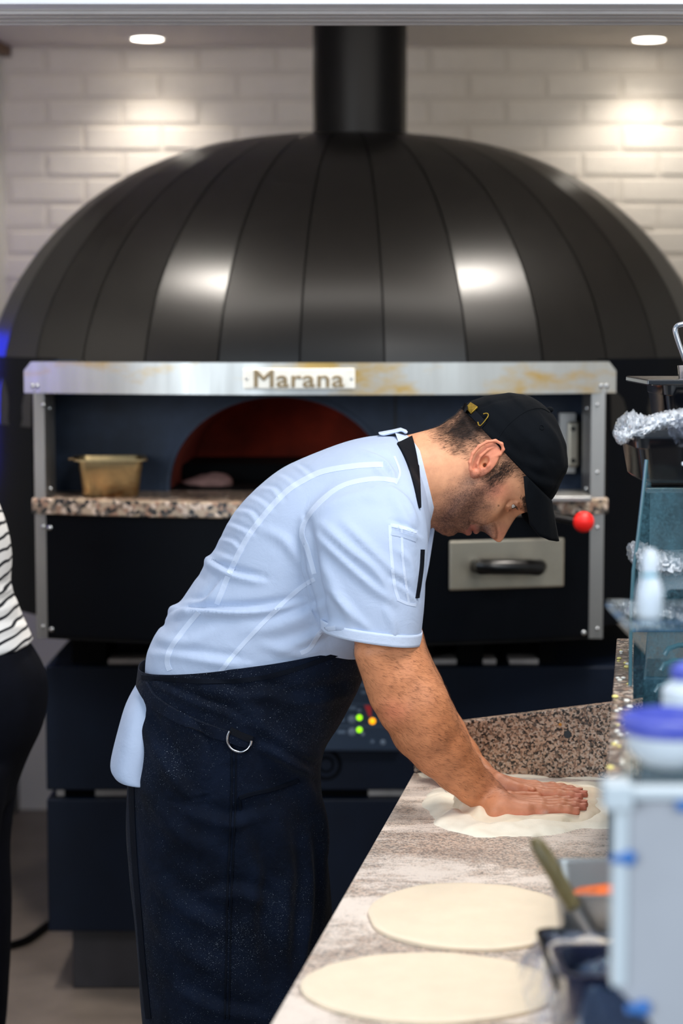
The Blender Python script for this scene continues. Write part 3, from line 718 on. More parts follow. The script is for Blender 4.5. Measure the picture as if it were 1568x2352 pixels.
def cl(y): return -.456+.162*y                 # left edge of the worktop
u_ = Vector((.162, 1, 0)).normalized(); n_ = Vector((u_.y, -u_.x, 0))
def cpt(y, off): b = Vector((cl(y), y, 0)); return b+n_*off
yb_ = G(958, 1775, ZT).y
ctr = thing('counter', 'long granite-topped prep counter dusted with flour', 'counter', tuple(cpt(2.8, .3)))
q = [cpt(1.70, 0), cpt(yb_, 0), cpt(yb_, .374), cpt(2.30, .374), cpt(2.26, .56), cpt(1.70, .56)]
MB().prism([(p.x, p.y, ZT-.03) for p in q][::-1], (0, 0, .03)).build('worktop', M['granite_flour'], ctr, bevel=.002)
q = [cpt(1.72, .03), cpt(yb_-.02, .03), cpt(yb_-.02, .35), cpt(2.28, .35), cpt(2.24, .54), cpt(1.72, .54)]
MB().prism([(p.x, p.y, .1) for p in q][::-1], (0, 0, ZT-.13)).build('cabinet_body', M['drum'], ctr)
q = [cpt(1.76, .07), cpt(yb_-.04, .07), cpt(yb_-.04, .32), cpt(2.26, .32), cpt(2.20, .5), cpt(1.76, .5)]
MB().prism([(p.x, p.y, 0) for p in q][::-1], (0, 0, .1)).build('kick_plinth', M['matt_black'], ctr)
# upright end slab with rising top
A = cpt(yb_, 0); B = cpt(yb_, .50)
za, zb = P(958, 1672, A.y).z, None
tA = P(1060, 1655, A.y-.02).z; tB = P(1408, 1598, cpt(yb_, .47).y).z
sl = (tB-tA)/.36; zA = tA-sl*.11; zB = tA+sl*.39
back = u_*.022
fr = [Vector((A.x, A.y, ZT)), Vector((B.x, B.y, ZT)), Vector((B.x, B.y, zB)), Vector((A.x, A.y, zA))]
us = thing('end_upstand', 'speckled granite slab standing upright across the far end of counter', 'slab', (A.x, A.y, ZT))
fixn(MB().prism(fr, back).build('slab', M['granite'], us, bevel=.003))
for u, v, r, mt in ((1303, 1687, .0075, pm('dark_chip', (34, 44, 52), .5)), (1286, 1664, .003, pm('orange_fleck', (196, 132, 40), .5))):
    p = P(u, v, A.y-.04); q_ = fr[0]+(fr[1]-fr[0])*((p.x-fr[0].x)/(fr[1].x-fr[0].x)); p = P(u, v, q_.y)
    MB().lathe((p.x, q_.y-.0004, p.z), [(r, 0), (r*.9, .0012)], 9, axis=(-n_.y*0+u_.x*-1, -u_.y, 0)).build('stone_fleck', mt, us)
# partition ledge on the right of the worktop
zl = P(1420, 1470, 3.4).z
pa, pb = P(1436, 1470, 3.45), P(1422, 1780, 2.42)
lx = lambda y: pa.x+(pb.x-pa.x)*(y-pa.y)/(pb.y-pa.y)
w0 = .030
q = [(lx(2.3)-w0/2, 2.3), (lx(3.42)-w0/2, 3.42), (lx(3.42)+w0/2, 3.42), (lx(2.3)+w0/2, 2.3)]
lg = thing('partition_ledge', 'narrow flour-caked stone ledge on the partition right of worktop', 'ledge', (lx(3), 3, 0))
MB().prism([(x, y, zl-.02) for x, y in q][::-1], (0, 0, .02)).build('ledge_cap', M['ledge'], lg, bevel=.002)
MB().prism([(x, y, .02) for x, y in [(q[0][0]+.004, q[0][1]+.004), (q[1][0]+.004, q[1][1]-.004), (q[2][0]-.004, q[2][1]-.004), (q[3][0]-.004, q[3][1]+.004)]][::-1], (0, 0, zl-.04)).build('partition', M['drum'], lg)
M['crumb'] = pm('cheese_crumb', (232, 216, 130), .7); M['crumb_white'] = pm('flour_crumb', (225, 222, 212), .8)
for i in range(34):
    y = random.uniform(2.36, 3.38); x = lx(y)+random.uniform(-.011, .011); r = random.uniform(.0022, .005)
    o = MB().sphere((x, y, zl+r*.3), r, 8, 6, (1, 1.3, .5)).build('crumb', M['crumb'] if i % 3 == 0 else M['crumb_white'], lg, True)
# ================================================================ doughs and flour
def blob_disc(name, c, rx, ry, h, mat, seed, wob=.02, rot=0, dimple=.0012):
    nr, na = 26, 96; V = []
    for i in range(nr+1):
        t = i/nr
        for j in range(na):
            a = 2*PI*j/na; k = 1+wob*noise.noise((math.cos(a)*1.3+seed, math.sin(a)*1.3, seed))+wob*.4*noise.noise((math.cos(a)*4, math.sin(a)*4+seed, 3))
            rr = min(t*1.06, 1)
            zz_ = h*(1-max(0, (t-.9)/.1)**2.2) if t > .9 else h
            if t > .999: zz_ = -.0005
            x = math.cos(a)*rx*k*rr; y = math.sin(a)*ry*k*rr
            zz_ += (dimple*noise.noise((x*22, y*22, seed))+.3*dimple*noise.noise((x*80, y*80, seed))) if t < .95 else 0
            X = x*math.cos(rot)-y*math.sin(rot); Y = x*math.sin(rot)+y*math.cos(rot)
            V.append((c[0]+X, c[1]+Y, c[2]+zz_))
    F = [tuple(f) for f in grid_faces(nr+1, na)]+[tuple(range(na))[::-1], tuple(nr*na+i for i in range(na))]
    return fixn(mo(name, V, F, mat, None, org=c))
def span(u0, u1, v0, v1):
    vm_ = (v0+v1)/2; a, b = G(784, v0, ZT), G(784, v1, ZT); yc = (a.y+b.y)/2; p0 = P(u0, vm_, yc); p1 = P(u1, vm_, yc)
    return ((p0.x+p1.x)/2, yc, ZT+.0012), (p1.x-p0.x)/2, (a.y-b.y)/2
c, rx, ry = span(845, 1312, 2036, 2188)
tag(blob_disc('flat_dough', c, rx, ry, .0065, M['dough'], 3.1, .035), 'round flat dough base, middle of the worktop', 'dough', 'flat dough bases')
c, rx, ry = span(694, 1284, 2198, 2356)
tag(blob_disc('flat_dough', c, rx, ry, .0065, M['dough'], 8.7, .03), 'round flat dough base nearest the camera on the worktop', 'dough', 'flat dough bases')
# flour heap and the dough under the hands, as one height field each
gw = (G(1215, 1850, ZT)); 
def heap(name, poly, h, mat, seed, base=.0, res=.0035, soft=18, rough=.25, fn=None):
    pw_ = [G(u, v, ZT) for u, v in poly]; x0 = min(p.x for p in pw_)-.02; x1 = max(p.x for p in pw_)+.02; y0 = min(p.y for p in pw_)-.02; y1 = max(p.y for p in pw_)+.02
    nx, ny = int((x1-x0)/res)+2, int((y1-y0)/res)+2
    X, Y = np.meshgrid(np.linspace(x0, x1, nx), np.linspace(y0, y1, ny), indexing='ij'); Q = np.stack([X.ravel(), Y.ravel()], 1)
    pp = [(p.x, p.y) for p in pw_]; d, _, _ = pdist(Q, pp+[pp[0]]); s = np.where(in_poly(Q, pp), d, -d)
    nz = np.array([noise.noise((x*14, y*9, seed))+.5*noise.noise((x*40, y*30, seed)) for x, y in Q])
    s = s+nz*.016; z = h*(1-np.exp(-np.maximum(s, 0)/(soft/1000.)))*(1+rough*nz)+np.where(s > 0, .0005+base, -.002)
    if fn is not None: z = z+fn(Q)*(s > .004)
    V = np.stack([Q[:, 0], Q[:, 1], ZT+z], 1); F = grid_faces(nx, ny, False)[:, ::-1].copy()
    keep = (s.reshape(-1)[F] > -.006).any(1); F = F[keep]
    used = np.unique(F); mp_ = np.full(len(V), -1); mp_[used] = np.arange(len(used))
    o = mo(name, V[used], mp_[F].astype(np.int32), mat, None, org=(gw.x, gw.y, ZT)); return o
fl = heap('flour', [(985, 1812), (1075, 1800), (1180, 1792), (1300, 1796), (1430, 1798), (1430, 1902), (1330, 1908), (1190, 1926), (1090, 1924), (1010, 1895), (975, 1850)], .009, M['flour'], 2.0, rough=.8, soft=22)
FLW = fl
tag(fl, 'pale flour spread in a heap around the worked dough', 'flour', kind='stuff')
f2 = heap('flour', [(962, 1776), (1060, 1772), (1200, 1769), (1440, 1776), (1440, 1790), (1300, 1788), (1180, 1786), (1060, 1793), (965, 1788)], .007, M['flour'], 5.0, rough=.6, soft=14)
tag(f2, 'bank of pale flour along the foot of the granite upstand', 'flour', kind='stuff')
def wr(Q):
    pt = [G(1055, 1850, ZT), G(1090, 1838, ZT)]; z = np.zeros(len(Q))
    for (u, v), (u2, v2), hh, wd in (((1062, 1872), (1046, 1846), .012, .010), ((1100, 1888), (1072, 1858), .010, .009), ((1160, 1893), (1110, 1886), .006, .010), ((1300, 1890), (1180, 1894), .003, .012), ((1046, 1846), (1090, 1828), .007, .012), ((1078, 1862), (1096, 1842), .008, .008)):
        a, b = G(u, v, ZT), G(u2, v2, ZT); d, _, t = pdist(Q, [(a.x, a.y), (b.x, b.y)]); z += hh*np.exp(-(d/wd)**2)
    return z
dg_ = heap('dough_round', [(1030, 1868), (1050, 1835), (1110, 1815), (1200, 1806), (1300, 1806), (1375, 1822), (1392, 1850), (1370, 1882), (1290, 1896), (1180, 1902), (1090, 1896), (1045, 1885)], .010, M['dough'], 9.0, .003, rough=.06, soft=9, fn=wr, res=.003)
tag(dg_, 'floury round of dough being pressed out under both hands', 'dough')
# ================================================================ things on the right of the worktop
def crumple(name, c, w_, d_, h_, mat, seed, amp=.012, f=38, res=40, par=None, drape=.02, edge=1.0):
    """cling film pulled over something: crumpled sheet with hanging edges"""
    V = []
    for i in range(res):
        for j in range(res):
            a = i/(res-1)*2-1; b = j/(res-1)*2-1; x, y = a*w_, b*d_
            r = max(abs(a), abs(b)); z = h_-drape*max(0, (r-.72)/.28)**1.6*edge
            q = (x*f, y*f, seed); z += amp*(abs(noise.noise(q))*1.5-.4)+amp*.5*abs(noise.noise((x*f*2.6, y*f*2.6, seed+4)))
            x += .25*amp*noise.noise((y*f, seed, z*60)); y += .25*amp*noise.noise((seed, x*f, z*60))
            V.append((c[0]+x, c[1]+y, c[2]+z))
    o = mo(name, V, [tuple(t) for t in grid_faces(res, res, False)], mat, par)
    s = o.modifiers.new('s', 'SOLIDIFY'); s.thickness = .0006; return o
def film(name, col, al, rough=.12):
    m, nt, b, N, L = newmat(name); b.inputs['Base Color'].default_value = lin(*col); b.inputs['Roughness'].default_value = rough
    b.inputs['Specular IOR Level'].default_value = .8; b.inputs['Coat Weight'].default_value = .8; b.inputs['Coat Roughness'].default_value = .05
    n = ns(nt, 40, 4, .6); r = ramp(nt, n.outputs[0], [(.35, (al, al, al, 1)), (.7, (min(1, al+.34),)*3+(1,))]); L.new(r.outputs[0], b.inputs['Alpha']); return m
M['film'] = film('cling_film', (222, 226, 232), .55); M['film_clear'] = film('thin_cling_film', (150, 160, 185), .0)
M['navy_tub'] = pm('dark_blue_tub', (14, 22, 52), .25, coat=.5); M['blk_tub'] = pm('black_polycarbonate', (9, 11, 17), .22, coat=.4)
# steel sauce tray with a ladle
Yt = 2.12; zt_ = P(1350, 2075, Yt).z
tx = P(1290, 2070, Yt).x; tw = .10
st = thing('sauce_tray', 'small steel tray of orange sauce on the right edge of worktop', 'tray', (tx+tw, Yt+.05, ZT))
hT = .115; tz0 = P(1350, 2070, Yt-.03).z-hT
cT = (tx+tw, Yt+.065, tz0)
V, F = pan_mesh(cT, tw, .072, hT, rim=.006, taper=.9, rot=-.04); fixn(mo('tray_body', V, F, M['tray'], st))
blob = blob_disc('sauce', (cT[0], cT[1], tz0+.080), tw*.92, .064, .010, pm('orange_sauce', (214, 96, 22), .35, var=.35, vscale=50), 4.4, .02, dimple=.008)
blob.parent = st; blob.location = Vector((cT[0], cT[1], tz0+.080))-Vector(st.location)
rk = MB().box((cT[0]-tw+.02, cT[1]-.06, ZT+.0005), (cT[0]+tw-.02, cT[1]+.06, tz0+.002)).build('tray_stand', M['black'], st)
a, b, c_ = P(1225, 1925, 2.12), P(1262, 1985, 2.11), P(1318, 2085, 2.10)
ld = thing('ladle', 'olive-brown handled ladle leaning in the sauce tray', 'ladle', tuple(c_))
M['olive'] = pm('olive_brown_handle', (98, 84, 46), .4, var=.25, vscale=12)
hd = MB(); hd.tube(crspline([a, b, c_], 6), [.005, .007, .0085, .009, .0095, .0095, .0095, .0095, .009, .009, .0085, .008, .008], 12).build('handle', M['olive'], ld, True)
MB().tube([c_, (c_.x+.02, c_.y+.01, c_.z-.035)], [.006, .006], 10).build('shank', M['tray'], ld, True)
MB().lathe((c_.x+.045, c_.y+.02, c_.z-.06), [(.012, -.01), (.026, 0), (.032, .014), (.033, .022), (.031, .022), (.029, .014), (.022, .003), (.001, -.005)], 24, cap=False).build('bowl', M['tray'], ld, True)
# film-wrapped tub with chopped white filling, and the dark tub in front
Y2 = 1.98; c2 = (P(1275, 2200, Y2).x+.10, Y2+.05, P(1350, 2235, Y2).z-.13)
t1 = thing('wrapped_tub', 'shallow tub of pale dough pieces wrapped in clear film', 'tub', (c2[0], c2[1], ZT))
V, F = pan_mesh(c2, .10, .10, .13, rim=.006, taper=.86); fixn(mo('tub_body', V, F, M['blk_tub'], t1))
MB().box((c2[0]-.085, c2[1]-.085, ZT+.0005), (c2[0]+.085, c2[1]+.085, c2[2]+.002)).build('tub_stand', M['black'], t1)
crumple('film_wrap', (c2[0]-.005, c2[1]+.005, c2[2]+.125), .120, .100, .010, M['film_clear'], 3, .012, 30, par=t1, drape=.05)
M['pale'] = pm('pale_dough_piece', (238, 220, 200), .7, var=.05)
for i in range(22):
    x = c2[0]+random.uniform(-.082, .03); y = c2[1]+random.uniform(-.06, .06)
    o = MB().sphere((x, y, c2[2]+.116), random.uniform(.020, .028), 14, 9, (1.1, 1, .7)).build('dough_piece', M['pale'], t1, True)
Y3 = 1.84; c3 = (P(1285, 2250, Y3).x+.12, Y3+.03, P(1350, 2275, Y3-.06).z-.16)
t2 = thing('dark_tub', 'dark blue glossy tub under crumpled film, nearest the camera', 'tub', (c3[0], c3[1], ZT))
V, F = pan_mesh(c3, .115, .045, .16, rim=.007, taper=.9); fixn(mo('tub_body', V, F, M['navy_tub'], t2))
crumple('film_wrap', (c3[0], c3[1]-.012, c3[2]+.148), .130, .062, .002, film('dark_film', (60, 78, 110), .25), 7, .014, 34, par=t2, drape=.15)
MB().box((c3[0]-.09, c3[1]-.035, ZT+.0005), (c3[0]+.09, c3[1]+.035, c3[2]+.002)).build('tub_stand', M['black'], t2)
# white translucent stand: end panel and top shelf
YA = 1.62; zs = P(1480, 1822, YA).z; xa = P(1414, 2000, YA).x
M['acrylic'] = pm('white_acrylic', (180, 181, 186), .35, var=.05, vscale=5)
M['acrylic_top'] = pm('pale_acrylic_shelf', (206, 214, 218), .25)
M['bluecap'] = pm('blue_fixing_cap', (60, 118, 190), .4)
ws = thing('display_stand', 'pale frosted acrylic stand with blue fixing caps at right', 'stand', (xa+.2, YA+.2, .0))
pts = [(xa+.10, 1.0), (xa+.45, 1.0), (xa+.45, zs), (xa, zs), (xa, P(0, 2265, YA).z), (xa+.028, P(0, 2340, YA).z)]
MB().prism([(x, YA, z) for x, z in pts][::-1], (0, .008, 0)).build('end_panel', M['acrylic'], ws, bevel=.002)
MB().box((xa-.003, YA-.004, P(0, 2265, YA).z), (xa+.010, YA+.012, zs)).build('edge_strip', M['acrylic_top'], ws, bevel=.002)
MB().box((xa-.002, YA-.010, zs-.004), (xa+.46, YA+.010, zs+.006)).build('top_rail', M['acrylic_top'], ws, bevel=.003)
MB().prism([(xa+.004, YA+.010, zs+.001), (xa+.45, YA+.010, zs+.001), (xa+.45, YA+.34, zs+.001), (xa+.058, YA+.34, zs+.001)], (0, 0, .006)).build('glass_shelf', M['glass'], ws)
MB().box((xa-.012, YA-.014, zs-.012), (xa+.012, YA+.02, zs+.010)).build('corner_clip', M['acrylic_top'], ws, bevel=.003)
MB().box((xa+.10, YA-.02, 0), (xa+.45, YA+.05, 1.03)).build('base_box', M['drum'], ws)
MB().tube([(xa+.40, YA+.31, ZT+.001), (xa+.40, YA+.31, zs+.001)], .008, 12).build('rear_post', M['chrome'], ws, True)
for u, v in ((1441, 1968), (1475, 2312), (1568, 1845)):
    p = P(u, v, YA); MB().lathe((p.x, YA-.001, p.z), [(.0065, 0), (.0065, .004), (.004, .006)], 20, axis=(0, -1, 0)).build('fixing_cap', M['bluecap'], ws, True)
    if u < 1500: MB().tube([(p.x, YA-.003, p.z), (p.x-.014, YA-.003, p.z-.001)], .004, 8).build('fixing_arm', M['bluecap'], ws, True)
# lilac band clip left of the panel
M['lilac'] = pm('lilac_plastic', (140, 134, 180), .4); M['white_pl'] = pm('white_plastic', (228, 234, 240), .35); M['violet'] = pm('violet_rim', (84, 92, 190), .4)
# white bowl with violet rim, white canister, on the shelf
bc = (P(1538, 1700, 1.70).x, 1.70, zs+.007)
hB = P(0, 1645, 1.70).z-bc[2]
bo = thing('violet_rimmed_bowl', 'white bowl with violet rim standing on the frosted stand', 'bowl', bc)
MB().lathe(bc, [(.022, .0), (.026, .003), (.037, .35*hB), (.040, .8*hB), (.038, .8*hB), (.035, .4*hB), (.001, .2*hB)], 40, cap=False).build('bowl_body', M['white_pl'], bo, True)
MB().lathe(bc, [(.0395, .66*hB), (.0430, .74*hB), (.0430, hB), (.038, hB+.002), (.037, .7*hB)], 40, cap=False).build('bowl_rim', M['violet'], bo, True)
cc = (P(1590, 1700, 1.86).x, 1.88, zs+.007); hc = P(0, 1520, 1.88).z-cc[2]
cn = thing('canister', 'white canister with violet cap behind the violet-rimmed bowl', 'canister', cc)
MB().lathe(cc, [(.024, 0), (.026, .004), (.026, .55*hc), (.016, .72*hc), (.014, .75*hc)], 32).build('canister_body', M['white_pl'], cn, True)
MB().lathe(cc, [(.018, .74*hc), (.018, .9*hc), (.008, hc)], 24).build('cap', M['violet'], cn, True)
# upper glass shelf with a white bottle
Yg = 1.95; zg = P(1510, 1418, Yg).z
sy = thing('upper_shelf', 'clear glass shelf above the frosted stand', 'shelf', (xa+.25, Yg, zs))
MB().box((P(1450, 0, Yg).x, Yg-.05, zg-.006), (P(1450, 0, Yg).x+.40, Yg+.12, zg)).build('shelf_pane', M['glass'], sy)
MB().tube([(P(1760, 0, Yg).x, Yg, zs+.007), (P(1760, 0, Yg).x, Yg, zg-.006)], .006, 12).build('shelf_post', M['chrome'], sy, True)
MB().tube([(P(1900, 0, Yg).x, Yg+.06, zs+.007), (P(1900, 0, Yg).x, Yg+.06, zg-.006)], .006, 12).build('shelf_post', M['chrome'], sy, True)
bt = (P(1511, 0, Yg).x, Yg, zg); hb_ = P(0, 1262, Yg).z-zg
wb_ = thing('squeeze_bottle', 'small white squeeze bottle standing on the glass shelf', 'bottle', bt)
MB().lathe(bt, [(.010, 0), (.0125, .003), (.0125, .36*hb_), (.010, .52*hb_), (.0075, .60*hb_)], 32).build('bottle_body', M['white_pl'], wb_, True)
MB().lathe(bt, [(.0075, .59*hb_), (.0075, .67*hb_)], 24).build('bottle_neck', pm('aqua_collar', (120, 190, 205), .4), wb_, True)
MB().lathe(bt, [(.0080, .66*hb_), (.0085, .88*hb_), (.004, hb_)], 24).build('bottle_cap', M['white_pl'], wb_, True)
# ------------------------------------------------ glass-fronted topping unit
YU = 3.02
un = thing('topping_unit', 'glass-sided refrigerated topping unit standing right of the partition', 'display unit', (P(1600, 0, YU).x, YU+.2, 0))
xg0 = P(1462, 1500, YU).x; xg1 = xg0+.62
def sbox(a, b):
    k = .165
    return MB().prism([(a[0]+k*(a[1]-YU), a[1], a[2]), (b[0]+k*(a[1]-YU), a[1], a[2]), (b[0]+k*(b[1]-YU), b[1], a[2]), (a[0]+k*(b[1]-YU), b[1], a[2])][::-1], (0, 0, b[2]-a[2]))
X = lambda u, Y=YU: P(u, 1400, Y).x
Z = lambda v, Y=YU: P(1500, v, Y).z
sbox((xg0+.01, YU+.02, 0), (xg1, YU+.60, Z(1560))).build('unit_body', pm('unit_teal_steel', (44, 76, 92), .35, var=.2, vscale=8), un, bevel=.004)
pane = [(X(1441), Z(1790)), (xg1, Z(1790)), (xg1, Z(1113)), (X(1478), Z(1113)), (X(1466), Z(1050)), (X(1460), Z(1120)), (X(1450), Z(1220)), (X(1440), Z(1300)), (X(1436), Z(1400)), (X(1436), Z(1560))]
fixn(MB().prism([(x, YU-.06, z) for x, z in pane], (0, .006, 0)).build('glass_pane', M['glass_dirty'], un))
MB().tube([(x, YU-.058, z) for x, z in pane[4:]+[pane[0]]], .0028, 8).build('glass_edge', M['glass_edge'], un, True)
# interior: pale pan, dark lids, blue sill, scoops
sbox((X(1464), YU, Z(1400)), (xg1-.02, YU+.3, Z(1312))).build('steel_liner', pm('pale_liner', (176, 184, 190), .4, var=.1, vscale=9), un, bevel=.003)
sbox((X(1452), YU-.03, Z(1446)), (xg1-.02, YU+.02, Z(1426))).build('front_sill', pm('blue_sill', (92, 128, 172), .35), un, bevel=.002)
sbox((X(1455), YU-.02, Z(1424)), (X(1484), YU+.3, Z(1397))).build('sill_end', M['ledge'], un, bevel=.002)
for i, (u0, v0, v1) in enumerate(((1484, 1424, 1370), (1530, 1372, 1352))):
    sbox((X(u0), YU-.02, Z(v0)), (xg1-.03, YU+.2, Z(v1))).build('dark_lid', M['blk_tub'], un, bevel=.008)
for v, u in ((1475, 1520), (1510, 1512), (1560, 1500)):
    MB().tube([(X(u), YU-.03, Z(v+22)), (X(u+8), YU-.03, Z(v+8)), (X(u+30), YU-.03, Z(v)), (xg1-.05, YU-.03, Z(v))], .004, 8).build('lid_edge', M['glass_edge'], un, True)
MB().box((X(1505), YU-.045, Z(1640)), (X(1540), YU-.02, Z(1590))).build('dark_clip', M['navy_tub'], un, bevel=.003)
# glass top of the unit
zgt = Z(1050)
# stacked tubs on top
def top_tub(name, label, u0, v0, v1, Y, wd, mat, group=None):
    x0 = P(u0, 1000, Y).x; z0_, z1_ = P(0, v1, Y).z, P(0, v0, Y).z
    t = thing(name, label, 'tub', (x0+wd/2, Y+.1, z0_), group)
    V, F = pan_mesh((x0+wd/2, Y+.10, z0_), wd/2, .10, z1_-z0_, rim=.006, taper=.90, r=.02); fixn(mo('tub_body', V, F, mat, t)); return t, x0, z0_, z1_
# sill shelf that carries the tubs
zsr = Z(1112)
sbox((X(1478), YU-.06, zsr-.008), (xg1, YU+.42, zsr)).build('top_shelf', M['glass'], un, bevel=.002)
sbox((X(1484), YU+.30, Z(1312)), (xg1, YU+.33, zsr-.01)).build('back_panel', pm('unit_back', (72, 92, 98), .4, var=.3, vscale=30), un)
t, x0, z0_, z1_ = top_tub('black_tub', 'deep black tub wrapped over with film, on top of the unit', 1462, 1002, 1111, YU-.05, .22, M['blk_tub'])
# film bundle over it
fb = thing('film_bundle', 'crumpled bundle of clear film lying over the deep black tub', 'film', (X(1500), YU+.08, z1_))
def bundle(pts, rs, seed, name, par, mat, Yb):
    K = crspline([[u, v, r_] for (u, v), r_ in zip(pts, rs)], 10); V = []; n = 28
    for i, (u, v, r_) in enumerate(K):
        p = P(u, v, Yb)
        for j in range(n):
            a = 2*PI*j/n; q = 1+.5*abs(noise.noise((i*.35+seed, math.cos(a)*1.6, math.sin(a)*1.6)))-.15+.35*noise.noise((i*.9, math.cos(a)*4, math.sin(a)*4+seed))
            V.append((p.x+.12*r_*noise.noise((j*.7, i*.5, seed)), p.y+math.cos(a)*r_*2.6*q, p.z+math.sin(a)*r_*q))
    F = [tuple(f) for f in grid_faces(len(K), n)]+[tuple(range(n))[::-1], tuple((len(K)-1)*n+i for i in range(n))]
    return fixn(mo(name, V, F, mat, par))
bundle([(1412, 992), (1425, 985), (1450, 975), (1480, 976), (1520, 966), (1568, 958), (1640, 955)], [.006, .018, .020, .014, .013, .014, .014], 2, 'film', fb, M['film'], YU+.02)
bundle([(1408, 994), (1422, 1004), (1445, 998), (1480, 990), (1510, 975)], [.004, .010, .009, .006, .003], 5, 'film', fb, M['film'], YU-.02)
bundle([(1540, 985), (1560, 990), (1590, 995), (1640, 995)], [.010, .022, .024, .02], 9, 'film', fb, M['film_clear'], YU-.05)
YB = YU+.16
zt2 = P(0, 960, YB).z
t, x0, z0_, z1_ = top_tub('lidded_tub', 'glossy black lidded tub standing behind the film bundle', 1522, 880, 985, YB, .2, M['blk_tub'])
MB().box((P(1494, 0, YB).x, YB-.02, z1_-.003), (x0+.24, YB+.22, z1_+.006)).build('lid', M['blk_tub'], t, bevel=.002)
# scoop with looped steel handle
sc_ = thing('scoop', 'steel scoop with looped handle standing on the lidded tub', 'scoop', (P(1580, 0, YB).x, YB+.08, z1_+.006))
lp = [P(1575, 835, YB+.08), P(1562, 800, YB+.08), P(1551, 765, YB+.08), P(1552, 752, YB+.08), P(1562, 746, YB+.08), P(1585, 744, YB+.08), P(1600, 752, YB+.08), P(1602, 800, YB+.08), P(1604, 835, YB+.08)]
MB().tube(crspline(lp, 5), .0045, 10).build('handle', M['chrome'], sc_, True)
MB().lathe(P(1592, 868, YB+.08), [(.012, -.006), (.024, 0), (.026, .02), (.024, .02), (.02, .002)], 20).build('scoop_bowl', M['chrome'], sc_, True)
# red-striped marker strip clipped on the glass
ms = thing('label_strip', 'white and red label holder clipped to the unit glass', 'label holder', (X(1556), YU-.07, Z(1246)))
MB().box((X(1552), YU-.072, Z(1246)), (X(1590), YU-.062, Z(1046))).build('strip_back', M['white_pl'], ms, bevel=.002)
rd = pm('muted_red_print', (176, 74, 84), .5)
for v0, v1 in ((1158, 1085), (1240, 1166)): MB().box((X(1558), YU-.075, Z(v0)), (X(1592), YU-.071, Z(v1))).build('red_label', rd, ms, bevel=.001)
MB().box((X(1542), YU-.074, Z(1062)), (X(1560), YU-.066, Z(1054))).build('clip', M['white_pl'], ms, bevel=.001)
# spare film roll seen through the lower glass
fr2 = thing('film_roll', 'crumpled film lying inside the unit behind the smeared glass', 'film', (X(1520), YU+.02, Z(1300)))
bundle([(1445, 1268), (1470, 1278), (1510, 1290), (1568, 1293), (1620, 1290)], [.012, .022, .018, .015, .012], 12, 'film', fr2, M['film'], YU-.02)
# ================================================================ the baker
YM = 3.47
man = thing('person', 'man in pale blue shirt, black cap and apron leaning over the counter pressing dough', 'person', (P(540, 2000, YM).x, YM, 0))
# ---- skin material driven by a colour attribute
def skin_mat(name, sss=.06):
    m, nt, b, N, L = newmat(name); a = N.new('ShaderNodeAttribute'); a.attribute_name = 'Col'
    n = ns(nt, 45, 5, .65); r = ramp(nt, n.outputs[0], [(.3, (.86, .80, .78, 1)), (.7, (1.06, 1.04, 1.03, 1))]); out = mix(nt, 1.0, a.outputs['Color'], r.outputs[0], 'MULTIPLY')
    st = ns(nt, 900, 1, .5); r2 = ramp(nt, st.outputs[0], [(.50, (1, 1, 1, 1)), (.60, (.55, .50, .50, 1))])
    out = mix(nt, a.outputs['Alpha'], out, mix(nt, 1.0, out, r2.outputs[0], 'MULTIPLY')); L.new(out, b.inputs['Base Color'])
    b.inputs['Roughness'].default_value = .50; b.inputs['Specular IOR Level'].default_value = .35
    b.inputs['Subsurface Weight'].default_value = sss; b.inputs['Subsurface Radius'].default_value = (.010, .004, .002); b.inputs['Subsurface Scale'].default_value = 1
    n3 = ns(nt, 420, 2, .6); bump(nt, b, n3.outputs[0], .25, .0008); return m
M['skin'] = skin_mat('skin')
# ---- head frame
O = np.array(P(1105, 1058, YM)); EA = np.array([.929, 0, .370]); EB = np.array([.370, 0, -.929]); EC = np.array([0, -1., 0])
S = 1/1325.
def H(a, b, c=0): return O+EA*a+EB*b+EC*c
def Hp(u, v, c=0):
    """head-plane pixel + lateral offset"""
    p = np.array(P(u, v, YM)); return p+EC*c
def ab(u, v):
    d = np.array(P(u, v, YM))-O; return d@EA, d@EB
h_ = .0014
lo = np.array(P(925, 1290, YM))-[0, .11, 0]; hi = np.array(P(1325, 885, YM))+[0, .11, 0]
vol = Vol(lo, hi, h_)
X, Y, Z = [(lo[i]+h_*np.arange(vol.n[i])).astype(np.float32) for i in range(3)]
X = X[:, None, None]-O[0]; Y = Y[None, :, None]-O[1]; Z = Z[None, None, :]-O[2]
A = (X*EA[0]+Z*EA[2])+0*Y; B = (X*EB[0]+Z*EB[2])+0*Y; Cc = -Y+0*A
absC = np.abs(Cc)
FA = np.array([-.121, -.117, -.110, -.101, -.092, -.084, -.077, -.071, -.065, -.0595, -.053, -.045, -.036, -.02, 0, .02, .030, .040, .055, .075, .10, .125, .14, .146])
FB = np.array([.066, .082, .0950, .1020, .1035, .1010, .1050, .1110, .1105, .1085, .1120, .1145, .1150, .108, .1035, .1015, .1035, .1085, .1100, .1065, .092, .060, .025, .0])
Fr = np.interp(A, FA, FB)
Bk = np.interp(A, [-.118, -.10, -.08, -.06, -.045, -.03, 0, .05, .09, .12, .14, .146], [.03, .0, -.015, -.035, -.055, -.076, -.094, -.098, -.084, -.052, -.015, 0])
Wd = np.interp(A, [-.118, -.105, -.09, -.075, -.055, -.03, 0, .03, .06, .09, .12, .14, .146], [.024, .036, .047, .055, .0605, .0655, .0705, .073, .074, .069, .050, .024, .001])
bc = Bk+.50*(Fr-Bk); dB = B-bc
rho = np.sqrt(dB**2+absC**2)+1e-6; cs = dB/rho; sn = absC/rho
n_e = np.where(dB > 0, 2.2-.62*np.exp(-((A+.056)/.026)**2), 2.1)
